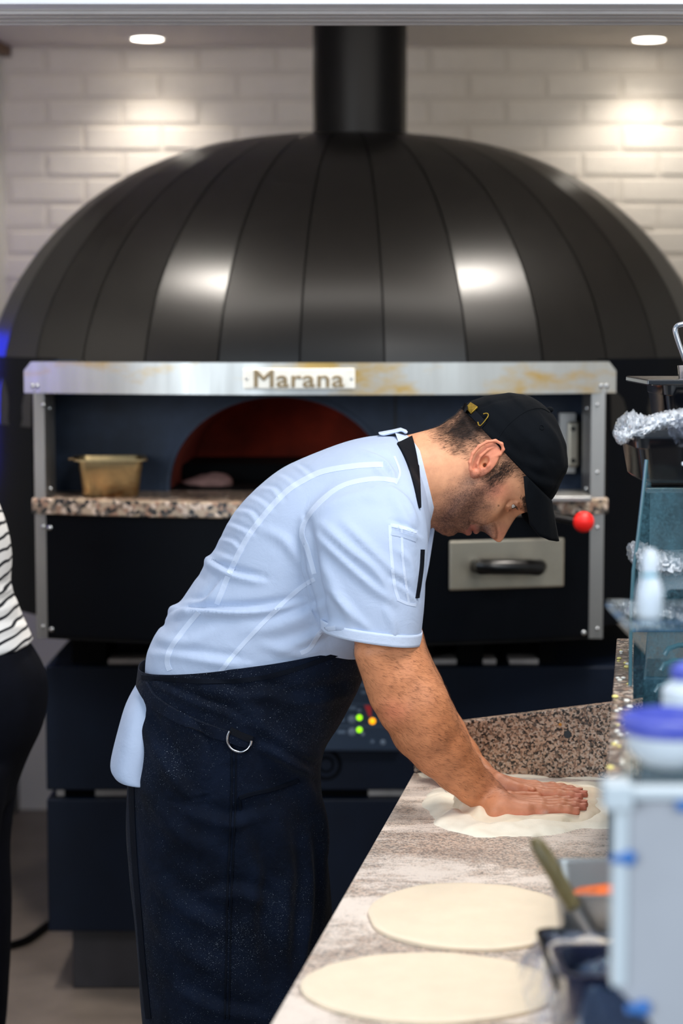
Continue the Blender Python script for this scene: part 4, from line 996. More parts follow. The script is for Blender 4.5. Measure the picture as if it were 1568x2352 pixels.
r = ((np.abs(cs)/np.where(dB > 0, Fr-bc, bc-Bk))**n_e+(sn/Wd)**n_e)**(-1/n_e)
fm = (dB > 0).astype(np.float32)
g = lambda x, m, s: np.exp(-((x-m)/s)**2)
NA = np.array([-.045, -.040, -.036, -.031, -.026, -.021, -.015, -.008, 0, .008, .016, .024, .032, .042]); NB = np.array([0, .004, .011, .024, .033, .0365, .0355, .031, .026, .0205, .0155, .011, .007, 0])
nose = np.interp(A, NA, NB); sg = np.interp(A, [-.04, -.025, -.01, .02, .04], [.0145, .0135, .0105, .0085, .011])
add = nose*np.exp(-(absC/sg)**2)
add += .014*g(A, -.0295, .0075)*g(absC, .0150, .0050)
add -= .0042*g(np.sqrt(((A+.030)/.0125)**2+((absC-.0135)/.0105)**2), 1.0, .22)                      # nostril wings
add += .0050*g(A, .041, .010)*g(absC, .026, .024)                       # brow
add -= .0120*g(A, .020, .014)*g(absC, .031, .014)                       # eye socket
add += .0050*g(A, -.008, .014)*g(absC, .050, .014)                      # cheekbone
add -= .0040*g(A, -.045, .016)*g(absC, .046, .014)                      # hollow cheek
add -= .0025*g(A, -.0595, .0028)*np.exp(-(absC/.024)**4)                  # mouth slit
add += .0025*g(A, -.066, .006)*np.exp(-(absC/.020)**2)
add += .0018*g(A, -.052, .004)*np.exp(-(absC/.022)**2)
add -= .0028*g(absC-.010, .012+(-.035-A)*.35, .0045)*((A < -.028) & (A > -.060))  # nasolabial
add -= .0035*g(A, .0, .02)*g(absC, .074, .02)*0
D = rho-(r+add*fm)
D = np.maximum(D, -(A+.119)); D = np.maximum(D, A-.1455)
vol.F[:] = np.clip(D*.92, -.06, .06)
del X, Y, Z, Fr, Bk, Wd, r, add, rho, cs, sn, D, n_e, dB, bc, fm, nose, sg
# smooth the jaw edge with soft volumes, neck
vol.cap(Hp(1060, 1080), Hp(930, 1108), .066, .073, .030)
vol.cap(Hp(1075, 1010), Hp(935, 1080), .036, .052, .028)
vol.cap(Hp(1010, 1165), Hp(950, 1170), .028, .040, .026)
for s in (1, -1):
    vol.cap(Hp(1092, 1090, .050*s), Hp(960, 1185, .030*s), .013, .015, .016)     # neck cord
    vol.cap(Hp(1040, 1165, .044*s), Hp(1085, 1110, .058*s), .011, .012, .016)     # jaw angle
# ears
ax_l = np.array(P(1130, 1006, YM))-np.array(P(1082, 1084, YM)); ax_l /= np.linalg.norm(ax_l); ax_s = np.cross(ax_l, EC); ax_s /= np.linalg.norm(ax_s)
for s in (1, -1):
    e3 = EC*s*.97+EB*-.22; e3 = e3-ax_l*(e3@ax_l); e3 /= np.linalg.norm(e3); e2 = np.cross(e3, ax_l)
    c0 = Hp(1108, 1046, .0745*s)
    vol.ell(c0, (.0335, .0205, .0055), (ax_l, e2, e3), .006)
    def E(u, v, q): return Hp(u, v, 0)+EC*s*(.0780+q)
    hx = [(1108, 1052), (1122, 1044), (1140, 1037), (1147, 1026), (1143, 1013), (1129, 1006), (1110, 1008), (1092, 1018), (1078, 1034), (1071, 1054), (1073, 1070), (1080, 1081)]
    qs = [-.001, .0, .001, .002, .0035, .005, .007, .009, .0105, .0105, .008, .004]
    vol.chain([E(u, v, q) for (u, v), q in zip(hx, qs)], [.0018, .0020, .0024, .0027, .0028, .0028, .0027, .0027, .0027, .0028, .0030, .0034], .0024)
    vol.ell(E(1084, 1079, .002), (.0080, .0062, .0042), (ax_l, e2, e3), .008)
    vol.chain([E(1092, 1074, .002), E(1089, 1058, .004), E(1096, 1040, .004), E(1112, 1026, .002), E(1126, 1020, .000)], [.0026, .0028, .0028, .0026, .002], .002)
    vol.ell(E(1104, 1054, .0035), (.0110, .0072, .0105), (ax_l, e2, e3), .003, 's')
    vol.ell(E(1106, 1062, -.006), (.0038, .0034, .012), (ax_l, e2, e3), .002, 's')
    vol.ell(E(1114, 1062, .001), (.0055, .0030, .0035), (ax_l, e2, e3), .002)
    # nostril, eyelids
    na, nb = ab(1131, 1228)
    vol.ell(H(-.0365, .126, .0085*s), (.0045, .0085, .0034), (EA*.5+EB*.86, EB*.5-EA*.86, EC), .0015, 's')
    ec = H(.0215, .0825, .0310*s)
    vol.ell(ec, (.0132, .0132, .0132), None, .006)
    fwd = EB*.93+EC*s*.34; fwd /= np.linalg.norm(fwd); lat = np.cross(fwd, EA); 
    vol.ell(ec+fwd*.0118-EA*.0004, (.0034, .0115, .0070), (EA, lat, fwd), .0012, 's')
    vol.cap(H(.0300, .1005, .018*s), H(.0290, .086, .046*s), .0019, .0017, .006)      # upper lid fold
    vol.cap(H(.0115, .0970, .020*s), H(.0125, .0865, .042*s), .0013, .0011, .005)      # lower lid
    # lips
    vol.cap(H(-.0535, .1115, 0), H(-.0560, .097, .023*s), .0042, .0015, .003)
    vol.cap(H(-.0660, .1075, 0), H(-.0600, .096, .022*s), .0052, .0015, .003)
vol.cap(H(-.0600, .117, -.018), H(-.0600, .117, .018), .0012, .0012, .0015, 's')
HV, HF = vol.mesh(); del vol
# ---- colour of the head skin (albedo: hair, shaved beard, lips, flush; shade painted on the throat)
base = np.array(lin(226, 164, 124)[:3]); Q = HV-O; a_ = Q@EA; b_ = Q@EB; c_ = np.abs(Q@EC)
UVc = proj(np.stack([HV[:, 0], np.full(len(HV), YM), HV[:, 2]], 1))
col = np.tile(base, (len(HV), 1)); al = np.zeros(len(HV))
nz = np.array([noise.noise(Vector(v)*60) for v in HV]); nz2 = np.array([noise.noise(Vector(v)*260) for v in HV])
def blend(mask, c): 
    global col
    col = col*(1-mask[:, None])+np.array(lin(*c)[:3])*mask[:, None]
red = np.exp(-(((UVc-[1135, 1120])/[30, 26])**2).sum(1)); blend(.45*red, (222, 120, 100))
nose_m = np.exp(-(((UVc-[1150, 1225])/[26, 24])**2).sum(1)); blend(.5*nose_m, (216, 134, 110))
ear_m = np.clip((c_-.073)/.004, 0, 1)*(np.hypot(UVc[:, 0]-1108, UVc[:, 1]-1046) < 56); blend(.55*ear_m, (228, 128, 104))
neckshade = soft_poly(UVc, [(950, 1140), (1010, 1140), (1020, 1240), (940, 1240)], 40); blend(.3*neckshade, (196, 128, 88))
beard = soft_poly(UVc+nz[:, None]*10, [(1119, 1086), (1136, 1092), (1118, 1134), (1110, 1160), (1098, 1186), (1100, 1196), (1124, 1205), (1130, 1222), (1118, 1240), (1070, 1245), (1010, 1240), (985, 1190), (1004, 1160), (1026, 1130), (1056, 1106), (1092, 1090)], 26)
beard *= (b_ > -.02); blend(.68*beard, (104, 78, 74)); al = np.maximum(al, beard*1.0); blend(.35*beard*(nz2 > .05), (70, 50, 48))
mus = soft_poly(UVc, [(1094, 1198), (1122, 1203), (1128, 1228), (1118, 1232), (1098, 1230), (1090, 1212)], 8); blend(.50*mus, (96, 80, 80)); al = np.maximum(al, mus*.95)
lips = soft_poly(UVc, [(1068, 1202), (1078, 1198), (1090, 1200), (1096, 1214), (1096, 1232), (1068, 1234), (1062, 1216)], 7)*(c_ < .026); blend(.75*lips, (176, 104, 92)); al *= (1-.9*lips)
hairp = [(1000, 996), (1016, 974), (1040, 950), (1060, 925), (1085, 900), (1200, 880), (1330, 1000), (1320, 1120), (1230, 1120), (1202, 1090), (1175, 1074), (1158, 1078), (1140, 1094), (1124, 1100), (1118, 1088), (1134, 1070), (1140, 1050), (1150, 1036), (1150, 1022), (1126, 1000), (1098, 1004), (1078, 1016), (1066, 1026), (1046, 1024), (1026, 1010)]
hair = soft_poly(UVc+nz[:, None]*9, hairp, 24)*(1-ear_m); hair *= np.clip(1.15-.45*np.clip((1040-UVc[:, 0])/50, 0, 1), 0, 1)*(1-.45*soft_poly(UVc, [(1140, 1020), (1200, 1050), (1200, 1110), (1160, 1078), (1140, 1050)], 20))
blend(.95*hair, (44, 32, 27)); al = np.maximum(al, hair*.4)
brow = np.exp(-((a_-.0400-.08*(c_-.03))/.0042)**2)*(b_ > .03)*((c_ > .012) & (c_ < .055)); blend(.75*brow, (54, 38, 32))
lid = np.exp(-(((UVc-[1174, 1163])/[16, 14])**2).sum(1))*(b_ > .06); blend(.35*lid, (176, 104, 84))
mole = np.exp(-(((UVc-[1139, 1155])/[2.2, 2.2])**2).sum(1))*((Q@EC) > 0); blend(.9*mole, (70, 40, 34))
head_part = (HV, HF, col, al)
# ---- arms and hands
def w3(u, v, Y): return np.array(P(u, v, Y))
def arm(near):
    if near:
        L_ = [(800, 1300), (812, 1400), (818, 1486), (845, 1562), (868, 1622), (900, 1683), (945, 1731), (1000, 1782), (1050, 1824), (1084, 1846)]
        R_ = [(960, 1300), (962, 1400), (970, 1490), (994, 1548), (1022, 1602), (1049, 1657), (1074, 1703), (1100, 1748), (1126, 1784), (1150, 1812)]
        Ys = [3.27, 3.265, 3.26, 3.255, 3.255, 3.262, 3.275, 3.29, 3.302, 3.31]
    else:
        R_ = [(950, 1300), (958, 1400), (972, 1475), (990, 1520), (1012, 1562), (1040, 1625), (1066, 1668), (1094, 1716), (1124, 1760), (1150, 1785)]
        L_ = [(810, 1300), (820, 1400), (832, 1490), (852, 1560), (872, 1612), (908, 1672), (950, 1716), (1004, 1762), (1056, 1800), (1094, 1824)]
        Ys = [3.66, 3.66, 3.655, 3.645, 3.63, 3.60, 3.57, 3.53, 3.485, 3.455]
    pts, rs = [], []
    for l, r_, y in zip(L_, R_, Ys):
        a, b = w3(*l, y), w3(*r_, y); pts.append((a+b)/2); rs.append(np.linalg.norm(b-a)/2)
    h_ = .0015
    zt = ZT+.0095
    if near: heel = np.array(G(1128, 1880, zt)); tipd = np.array(G(1338, 1872, zt)); sgn = 1
    else: heel = np.array(G(1112, 1835, zt)); tipd = np.array(G(1338, 1842, zt)); sgn = -1
    e1 = tipd-heel; e1[2] = 0; e1 /= np.linalg.norm(e1); e2 = np.array([-e1[1], e1[0], 0])*1.0    # e2 away from viewer
    e3 = np.array([0, 0, 1.])
    lo = np.minimum(pts[2], pts[-1])-[.09, .09, .12]; hi = np.maximum(pts[2], heel+e1*.21)+[.03, .14, .02]
    lo[2] = zt-.004; hi[2] = pts[1][2]
    lo[1] = min(min(p[1] for p in pts)-.085, heel[1]-.03); hi[1] = max(max(p[1] for p in pts)+.085, heel[1]+.13)
    v = Vol(lo, hi, h_)
    v.chain(pts, rs, .012)
    # elbow, muscles, wrist bones
    eb = (pts[4]+pts[5])/2; 
    if near:
        v.ell(w3(908, 1636, 3.232), (.022, .026, .028), None, .020); v.ell(w3(978, 1640, 3.232), (.032, .030, .050), None, .03)
        v.cap(w3(855, 1500, 3.215), w3(880, 1600, 3.222), .026, .020, .03)
        v.ell(w3(1118, 1846, 3.288), (.012, .010, .012), None, .010)
        v.cap(w3(945, 1690, 3.235), w3(1075, 1810, 3.282), .018, .014, .02)
    def K(x, y, z): return heel+e1*x+e2*y*1.0+e3*z
    # hand frame: x along fingers from heel, y across from near edge, z up
    fl_ = [('n', .000), ('r', .019), ('m', .039), ('i', .058)]
    y_off = [.006, .0235, .0415, .0590]
    mcp = [.084, .090, .094, .091]; lens = [(.030, .017, .014), (.036, .021, .015), (.038, .023, .015), (.035, .021, .015)]; rad = [.0080, .0087, .0089, .0087]
    if not near: mcp = mcp[::-1]; lens = lens[::-1]; rad = rad[::-1]
    W = pts[-1]; wr = rs[-1]
    v.cap(W, K(.020, .026, .018), wr*.97, .0225, .014); v.cap(W, K(.016, .014, .013), wr*.80, .0150, .014)
    # palm
    for i, (y, m_, r_) in enumerate(zip(y_off, mcp, rad)):
        v.cap(K(.018, .014+y*.62, .0135), K(m_, y, .0088), .0150, .0100, .013)
        v.ell(K(m_, y, .0095), (.012, .0094, .0098), None, .008)
    hy = 0 if near else .060
    v.cap(K(.012, .010 if near else .012, .010), K(.058, .003 if near else .004, .009), .0165, .0130, .012)   # outer / thumb pad
    v.cap(K(.016, .048, .010), K(.05, .060, .009), .0170, .0125, .012)
    # fingers, slightly spread and bent
    for i, (y, m_, ls, r_) in enumerate(zip(y_off, mcp, lens, rad)):
        sp = (i-1.5)*.0010; x = m_; z = .0098; p = K(x, y, z); jn = [p]; yy = y
        for q, (l_, dz) in enumerate(zip(ls, (.0008, -.0018, -.0022))):
            x += l_; yy += (sp-.0 )*1.2; z += dz; jn.append(K(x, yy, max(z, r_*.80)))
        rr = [r_*1.12, r_*1.02, r_*.95, r_*.80]
        v.cap(jn[0], jn[1], rr[0], rr[1], .004)
        for q in (1, 2): v.cap(jn[q], jn[q+1], rr[q], rr[q+1], .0015)
        for q in (1, 2): v.ell(jn[q]+e3*r_*.18, (r_*1.02, r_*1.04, r_*.95), None, .003)
        for q in (1, 2): v.ell(jn[q]+e3*r_*1.25, (.0007, r_*.7, .0006), None, .0008, 's')
        # tendon
        v.cap(K(.03, .016+y*.62, .0195), K(m_, y, .0158), .003, .0035, .008)
        # nail
        v.ell(jn[3]+e3*r_*.74+e1*.001, (.0058, r_*.62, .0016), None, .0006)
        # gap between fingers
        if i < 3:
            ym = (y_off[i]+y_off[i+1])/2; v.cap(K(max(m_, mcp[i+1])+.012, ym, .017), K(m_+sum(ls)*.84, ym+.0, .014), .0008, .0013, .001, 's')
    # thumb
    if near: tp = [K(.022, .058, .012), K(.050, .086, .012), K(.078, .098, .010), K(.102, .101, .009)]
    else: tp = [np.array(P(1142, 1802, 3.425)), np.array(P(1178, 1812, 3.396)), np.array(P(1204, 1815, 3.384)), np.array(P(1221, 1818, 3.378))]
    v.cap(tp[0], tp[1], .0150, .0115, .010); v.cap(tp[1], tp[2], .0108, .0104, .003); v.cap(tp[2], tp[3], .0104, .0088, .0015)
    v.ell(tp[1]+e3*.002, (.0115, .0115, .0105), None, .003)
    v.ell(tp[3]+e3*.0045-e2*.005*(0 if near else 1), (.0065, .0062, .0040), None, .0008)
    V, F = v.mesh()
    # colour
    UV = proj(V); base = np.array(lin(208, 140, 98)[:3]); col = np.tile(base, (len(V), 1))
    nz = np.array([noise.noise(Vector(p)*38) for p in V])
    # redder hands, tanned forearm
    hx_ = ((V-heel)@e1); zz__ = V[:, 2]-zt
    hand = np.clip((hx_+.02)/.05, 0, 1)*np.clip((.10-zz__)/.05, 0, 1)
    def bl(mk, c):
        nonlocal col
        col = col*(1-mk[:, None])+np.array(lin(*c)[:3])*mk[:, None]
    tan = soft_poly(UV, [(860, 1600), (1060, 1600), (1180, 1800), (1120, 1840), (900, 1700)], 80); bl(.40*tan, (178, 108, 66))
    bl(.60*hand, (214, 142, 112)); low = np.clip((.016-zz__)/.012, 0, 1)*hand; bl(.55*low, (224, 138, 118))
    tips = hand*np.clip((hx_-.135)/.03, 0, 1); bl(.5*tips, (222, 130, 112))
    if near:
        el = np.exp(-(((UV-[902, 1635])/[34, 30])**2).sum(1)); bl(.45*el, (212, 120, 92))
        mo_ = np.exp(-(((UV-[899, 1484])/[2.6, 2.6])**2).sum(1)); bl(.9*mo_, (110, 50, 36))
        fd = np.exp(-(((UV-[1262, 1868])/[16, 7])**2).sum(1))*np.clip(.5+nz*3, 0, 1); bl(.7*fd, (236, 214, 204))
    col *= (1+.10*nz)[:, None]
    return (V, F, col, np.zeros(len(V))), pts, rs
armN, ptsN, rsN = arm(True); armF, ptsF, rsF = arm(False)
# ---- trunk, legs under the clothes
legx = [P(470, 1700, YM), P(520, 2352, YM)]
tv = Vol(np.array([-.55, YM-.34, .0]), np.array([.30, YM+.34, 1.62]), .011)
hipc = np.array(P(520, 1640, YM)); chest = np.array(P(760, 1240, YM))
tv.chain([hipc, np.array(P(600, 1440, YM)), chest, np.array(P(900, 1110, YM)), np.array(P(970, 1098, YM))], [.115, .105, .115, .060, .045], .05)
for s, P_ in ((-1, ptsN), (1, ptsF)):
    tv.cap(np.array(P(840, 1120, YM))+[0, s*.09, 0], P_[0], .045, .050, .03); tv.chain(P_[:3], [.055, .052, .052], .02)
    hx0 = np.array(P(510, 1720, YM))+[0, s*.075, 0]; kn = np.array([hx0[0]+.03, hx0[1]+s*.02, .52]); an = np.array([hx0[0]-.03, hx0[1]+s*.03, .10])
    tv.chain([hx0, kn, an], [.080, .060, .042], .03); tv.cap(an-[0, 0, .04], an+[.14, 0, -.055], .034, .028, .02)
TVv, TFv = tv.mesh(); del tv
# move the near shoulder bits inside; join everything into one body mesh
body = []
trunk_col = np.tile(np.array(lin(208, 140, 98)[:3]), (len(TVv), 1))
off_ = 0; VV, FF, CCc, AA = [], [], [], []
for V, F, c, al_ in (head_part, armN, armF, (TVv, TFv, trunk_col, np.zeros(len(TVv)))):
    VV.append(V); FF.append(F+off_); CCc.append(c); AA.append(al_); off_ += len(V)
VV = np.concatenate(VV); FF = np.concatenate(FF); CCc = np.concatenate(CCc); AA = np.concatenate(AA)
skin_o = mo('body', VV, FF, M['skin'], man); set_col(skin_o, np.concatenate([CCc, AA[:, None]], 1))
# ---- eyes
M['eye'] = pm('eye_white', (226, 220, 214), .15, coat=.6); M['iris'] = pm('brown_iris', (58, 42, 32), .2, coat=.8); M['lash'] = pm('dark_hair', (26, 18, 15), .6)
for s in (1, -1):
    ec = H(.0215, .0825, .0310*s); fwd = EB*.985+EA*.05+EC*s*.10; fwd /= np.linalg.norm(fwd)
    e = MB().sphere(ec, .0121, 28, 18).build('eye', M['eye'], man, True)
    MB().lathe(ec+fwd*.0113, [(.0056, -.0006), (.0052, .0006), (.003, .0012), (.0004, .0014)], 24, axis=fwd).build('iris', M['iris'], e, True)
    ls = MB()
    for i in range(16):
        t = i/15; p = H(.0250-.002*t, .0968-.011*t, (.020+.024*t)*s); d = EB*.0062+EC*s*(.001+.006*t)+EA*(.0015)
        ls.tube([p, p+d*.6, p+d+EA*.0018], [.00022, .00018, .00005], 4)
    ls.build('eyelash', M['lash'], man, True)['kind'] = 'stuff'
# ---- short hair and forearm hair as fine strands
def strands(name, V, F, wmask, n, length, dirf, rad, mat, seed=1, lift=.3):
    rs_ = np.random.RandomState(seed); N = normals(V, F); w_ = wmask.clip(0, None); idx = rs_.choice(len(V), n, p=w_/w_.sum())
    P0 = V[idx]+rs_.normal(0, .0006, (n, 3)); Nn = N[idx]; D = dirf(P0, Nn)+rs_.normal(0, .22, (n, 3)); D -= Nn*(D*Nn).sum(1, keepdims=True); D /= np.linalg.norm(D, axis=1, keepdims=True)
    T = D+Nn*lift; T /= np.linalg.norm(T, axis=1, keepdims=True); ln = length*rs_.uniform(.6, 1.2, (n, 1))
    S = np.cross(T, Nn); S /= np.maximum(np.linalg.norm(S, axis=1, keepdims=True), 1e-6)
    m1 = P0+T*ln*.5; m2 = P0+(T-Nn*lift*.8)*ln; R = rad
    Vv = np.stack([P0+S*R, P0-S*R, P0+Nn*R, m1+S*R*.8, m1-S*R*.8, m1+Nn*R*.8, m2], 1).reshape(-1, 3); b = np.arange(n)[:, None]*7
    f = np.array([[0, 1, 4], [0, 4, 3], [1, 2, 5], [1, 5, 4], [2, 0, 3], [2, 3, 5], [3, 4, 6], [4, 5, 6], [5, 3, 6]])
    F_ = (b[:, :, None]+f[None]).reshape(-1, 3).astype(np.int32); o = mo(name, Vv, F_, mat, man); o['kind'] = 'stuff'; return o
M['hair'] = pm('dark_brown_hair', (40, 28, 23), .55); M['armhair'] = pm('brown_arm_hair', (84, 46, 28), .6)
outer = np.clip((c_-.0)/.001, 0, 1)
wh = hair*(b_ < .12)*(a_ < .12); 
strands('hair', HV, HF, wh**1.1, 20000, .0085, lambda p, n: -EA*1.0-EB*.25+0*p, .00015, M['hair'], 3, .45)
ws_ = soft_poly(UVc, [(1118, 1088), (1134, 1068), (1150, 1056), (1172, 1062), (1160, 1078), (1140, 1092), (1124, 1100)], 10)*(c_ > .05)
strands('sideburn', HV, HF, ws_, 1100, .008, lambda p, n: -EA*1.0+EB*.5+0*p, .00014, M['hair'], 4, .35)
strands('beard_stubble', HV, HF, np.maximum(beard, mus)*(1-lips)+1e-9, 16000, .0017, lambda p, n: -EA*.8+EB*.3+0*p, .00011, M['hair'], 5, .9)
strands('eyebrow', HV, HF, brow+1e-9, 500, .008, lambda p, n: EC*np.sign((p-O)@EC)[:, None]*.8+EA*.3-EB*.3, .00025, M['hair'], 6, .25)
for (V, F, c, a), pt, nm, k in ((armN, ptsN, 'arm_hair', 6500), (armF, ptsF, 'arm_hair', 2500)):
    UV = proj(V); m_ = soft_poly(UV, [(830, 1500), (980, 1500), (1060, 1620), (1170, 1810), (1110, 1860), (900, 1690)], 60)*(V[:, 2] > ZT+.04)*.9+.05*(V[:, 2] > ZT+.05)
    ax = pt[-1]-pt[3]; ax /= np.linalg.norm(ax)
    strands(nm, V, F, m_, k, .011, lambda p, n: ax*.8+np.array([.45, 0, .35])+0*p, .00009, M['armhair'], 8, .30)
# ================================================================ shirt
YN, YFs = 3.27, 3.67
torso = [(335, 1590, 690, 1700, .150, YM), (334, 1545, 712, 1655, .160, YM), (340, 1495, 742, 1600, .168, YM), (364, 1445, 786, 1550, .176, YM), (402, 1398, 826, 1520, .180, YM), (440, 1345, 856, 1495, .183, YM), (485, 1275, 888, 1470, .188, YM),
         (545, 1168, 918, 1425, .195, YM), (625, 1092, 945, 1372, .203, YM), (705, 1050, 965, 1320, .207, YM), (780, 1020, 976, 1270, .200, YM), (845, 1004, 984, 1235, .178, YM), (892, 999, 988, 1215, .138, YM), (925, 1003, 990, 1200, .098, YM), (945, 1008, 992, 1190, .075, YM)]
tV = loft(torso, 72, 6, 2.35)
def sleeve(near):
    y0 = YN if near else YFs; s = 1 if near else -1; d = lambda k: YM+(y0-YM)*k
    ks = [(800, 1062, 905, 1052, .045, d(.40)), (745, 1105, 945, 1082, .075, d(.62)), (708, 1165, 968, 1130, .090, d(.80)), (697, 1225, 978, 1185, .094, d(.92)), (706, 1290, 982, 1250, .092, d(.98)), (722, 1360, 978, 1330, .088, d(1.02)), (738, 1441, 967, 1474, .084, d(1.03))]
    if not near: ks = [(a+4, b+4, c-8, e, f*.97, g_) for a, b, c, e, f, g_ in ks]
    ke = ks+[(744, 1440, 961, 1472, .080, d(1.03)), (748, 1420, 962, 1450, .079, d(1.03)), (746, 1395, 968, 1420, .078, d(1.03))]
    K = crspline(ks, 6); V, F = loft(ks, 56, 6, 2.3, closed=True); return V, F
sN, sF = sleeve(True), sleeve(False)
SV, SF = remesh([tV, sN, sF], .0042, 0)
SV = smooth_mesh(SV, SF, 10)
# soften the creases between torso and sleeves only lightly; folds read from the photograph
folds = [
 ([(400, 1412), (450, 1400), (520, 1400), (600, 1396), (690, 1380)], 13, .0065, 's'),
 ([(345, 1492), (420, 1500), (500, 1512), (560, 1520)], 16, .003, 's'),
 ([(474, 1286), (500, 1300), (545, 1318), (600, 1330)], 12, .0050, 's'),
 ([(398, 1452), (430, 1430), (470, 1410), (540, 1404)], 14, .0035, 'r'),
 ([(360, 1460), (400, 1480), (450, 1470), (500, 1440)], 20, .003, 'v'),
 ([(494, 1236), (530, 1240), (552, 1258)], 8, .0021, 's'), ([(520, 1200), (552, 1212), (580, 1226)], 8, .0021, 's'), ([(540, 1170), (576, 1176), (596, 1202)], 8, .0021, 's'),
 ([(572, 1138), (600, 1150), (624, 1170)], 8, .0016, 's'), ([(598, 1120), (628, 1122), (646, 1146)], 8, .0021, 's'), ([(640, 1090), (662, 1100), (684, 1118)], 8, .0014, 's'), ([(680, 1068), (698, 1078), (714, 1092)], 8, .0022, 's'),
 ([(485, 1262), (512, 1272), (538, 1284)], 8, .0016, 's'),
 ([(700, 1200), (712, 1290), (728, 1380), (738, 1440)], 14, .0060, 's'),
 ([(850, 1116), (900, 1140), (930, 1190), (950, 1260)], 16, .0050, 'r'), ([(890, 1120), (930, 1150), (955, 1200)], 10, .0040, 'v'),
 ([(740, 1205), (800, 1260), (860, 1310), (900, 1370)], 13, .0055, 'r'), ([(730, 1235), (790, 1290), (850, 1345), (905, 1385)], 12, .0045, 'v'),
 ([(790, 1200), (840, 1250), (890, 1300), (930, 1330)], 13, .0045, 'r'),
 ([(735, 1290), (780, 1370), (810, 1440)], 15, .0045, 'r'), ([(745, 1340), (800, 1400), (850, 1450)], 12, .003, 'v'),
 ([(705, 1190), (760, 1160), (830, 1140), (890, 1150)], 18, .0035, 'v'),
 ([(725, 1330), (690, 1290), (650, 1240), (600, 1215)], 16, .0028, 'v'), ([(640, 1490), (700, 1470), (760, 1440), (800, 1448)], 16, .0040, 'v'),
 ([(600, 1480), (680, 1500), (740, 1490)], 14, .003, 'r'), ([(640, 1420), (700, 1400), (740, 1380)], 16, .003, 's'), ([(560, 1450), (640, 1440), (720, 1420)], 20, .003, 'v'),
 ([(880, 1060), (900, 1085), (908, 1110)], 7, .004, 'v'), ([(860, 1072), (880, 1092), (905, 1116)], 8, .0035, 'r'), ([(840, 1035), (880, 1050), (905, 1075)], 10, .003, 's'),
 ([(900, 1200), (930, 1215), (960, 1230)], 8, .003, 's'), ([(910, 1260), (940, 1290), (955, 1340)], 9, .0032, 'r'), ([(900, 1330), (930, 1350), (955, 1375)], 8, .003, 's'),
 ([(880, 1390), (900, 1430), (906, 1470)], 10, .003, 'r'), ([(430, 1380), (470, 1375), (500, 1340)], 10, .003, 's'),
]
SV = strokes(SV, SF, [(a, b*.85, c*1.5, d) for a, b, c, d in folds])
SV = strokes(SV, SF, [([(384, 1412), (396, 1403), (440, 1402)], 13, .010, 'R'), ([(372, 1428), (378, 1440)], 8, -.004, 'R'), ([(470, 1290), (490, 1288), (520, 1296)], 11, .008, 'R'), ([(455, 1322), (470, 1330)], 8, -.003, 'R')])
Nn = normals(SV, SF); nzv = np.array([noise.noise((p[0]*9+p[2]*5, p[1]*8, p[2]*12-p[0]*5)) for p in SV]); SV = SV+Nn*(nzv*.0022)[:, None]
SV = smooth_mesh(SV, SF, 1)
shirt = mo('shirt', SV, SF, M['shirt'], man)
sb = bvh_of(SV, SF)
rb = lambda pts, w_, mat='seam', nm='seam', off=.0000, th=.0006: ribbon(nm, pts, w_*.85, sb, M[mat], shirt, min(off, .0002), min(th, .0007))
for pts, w_ in (([(880, 1067), (820, 1070), (746, 1082), (700, 1102), (657, 1130), (610, 1180), (568, 1236), (530, 1310), (498, 1388)], 15), ([(456, 1406), (420, 1450), (392, 1490), (384, 1520), (390, 1540)], 14),
                ([(912, 1105), (860, 1100), (791, 1114), (740, 1148), (704, 1192), (693, 1226), (706, 1262), (722, 1318)], 13), ([(722, 1330), (690, 1350), (650, 1385), (590, 1445), (540, 1500), (505, 1545)], 12),
                ([(770, 1442), (738, 1450), (712, 1488), (690, 1500)], 12), ([(905, 1048), (918, 1085), (908, 1112)], 6)):
    rb(pts, w_)
for near, kk in ((True, [(734, 1418, 970, 1450, .0880), (737, 1444, 968, 1478, .0872)]), (False, [(738, 1418, 963, 1450, .086), (741, 1444, 966, 1476, .0855)])):
    yy = YM+((YN if near else YFs)-YM)*1.03; V, F = loft([k+(yy,) for k in kk], 72, 4, 2.3, closed=False); o = fixn(mo('sleeve_hem', V, F, M['seam'], shirt)); s_ = o.modifiers.new('s', 'SOLIDIFY'); s_.thickness = .004; s_.offset = -1
# sleeve pen pocket
rb([(895, 1206), (897, 1260), (905, 1340), (915, 1378)], 9, 'seam', 'pocket_seam'); rb([(896, 1206), (925, 1212), (958, 1222)], 9, 'seam', 'pocket_seam'); rb([(912, 1376), (935, 1386), (955, 1390)], 8, 'seam', 'pocket_seam'); rb([(922, 1215), (925, 1290), (938, 1384)], 7, 'seam', 'pocket_seam')
rb([(898, 1224), (928, 1230), (956, 1240)], 12, 'shirt', 'pocket_hem', .0008, .0012)
# collar stand
def ring_band(r0, r1, th, name, mat, par, n=64, e=2.2):
    V = []
    for (bu, bv, fu, fv, w_, yc), t in ((r0, 0), (r1, 0), (r1, th), (r0, th)):
        b = np.array(P(bu, bv, yc)); f = np.array(P(fu, fv, yc)); c = (b+f)/2; a = (f-b)/2; L_ = np.linalg.norm(a)
        for j in range(n):
            q = 2*PI*j/n; cx = math.copysign(abs(math.cos(q))**(2/e), math.cos(q)); sy = math.copysign(abs(math.sin(q))**(2/e), math.sin(q))
            V.append(c+a*cx*(1-t/L_)+np.array([0, -(w_-t)*sy, 0]))
    F = [(k*n+j, k*n+(j+1) % n, ((k+1) % 4)*n+(j+1) % n, ((k+1) % 4)*n+j) for k in range(4) for j in range(n)]
    return fixn(mo(name, V, F, mat, par))
col_ = ring_band((906, 991, 982, 1214, .094, YM), (955, 1006, 1000, 1188, .0725, YM), .0025, 'collar', M['seam'], shirt)
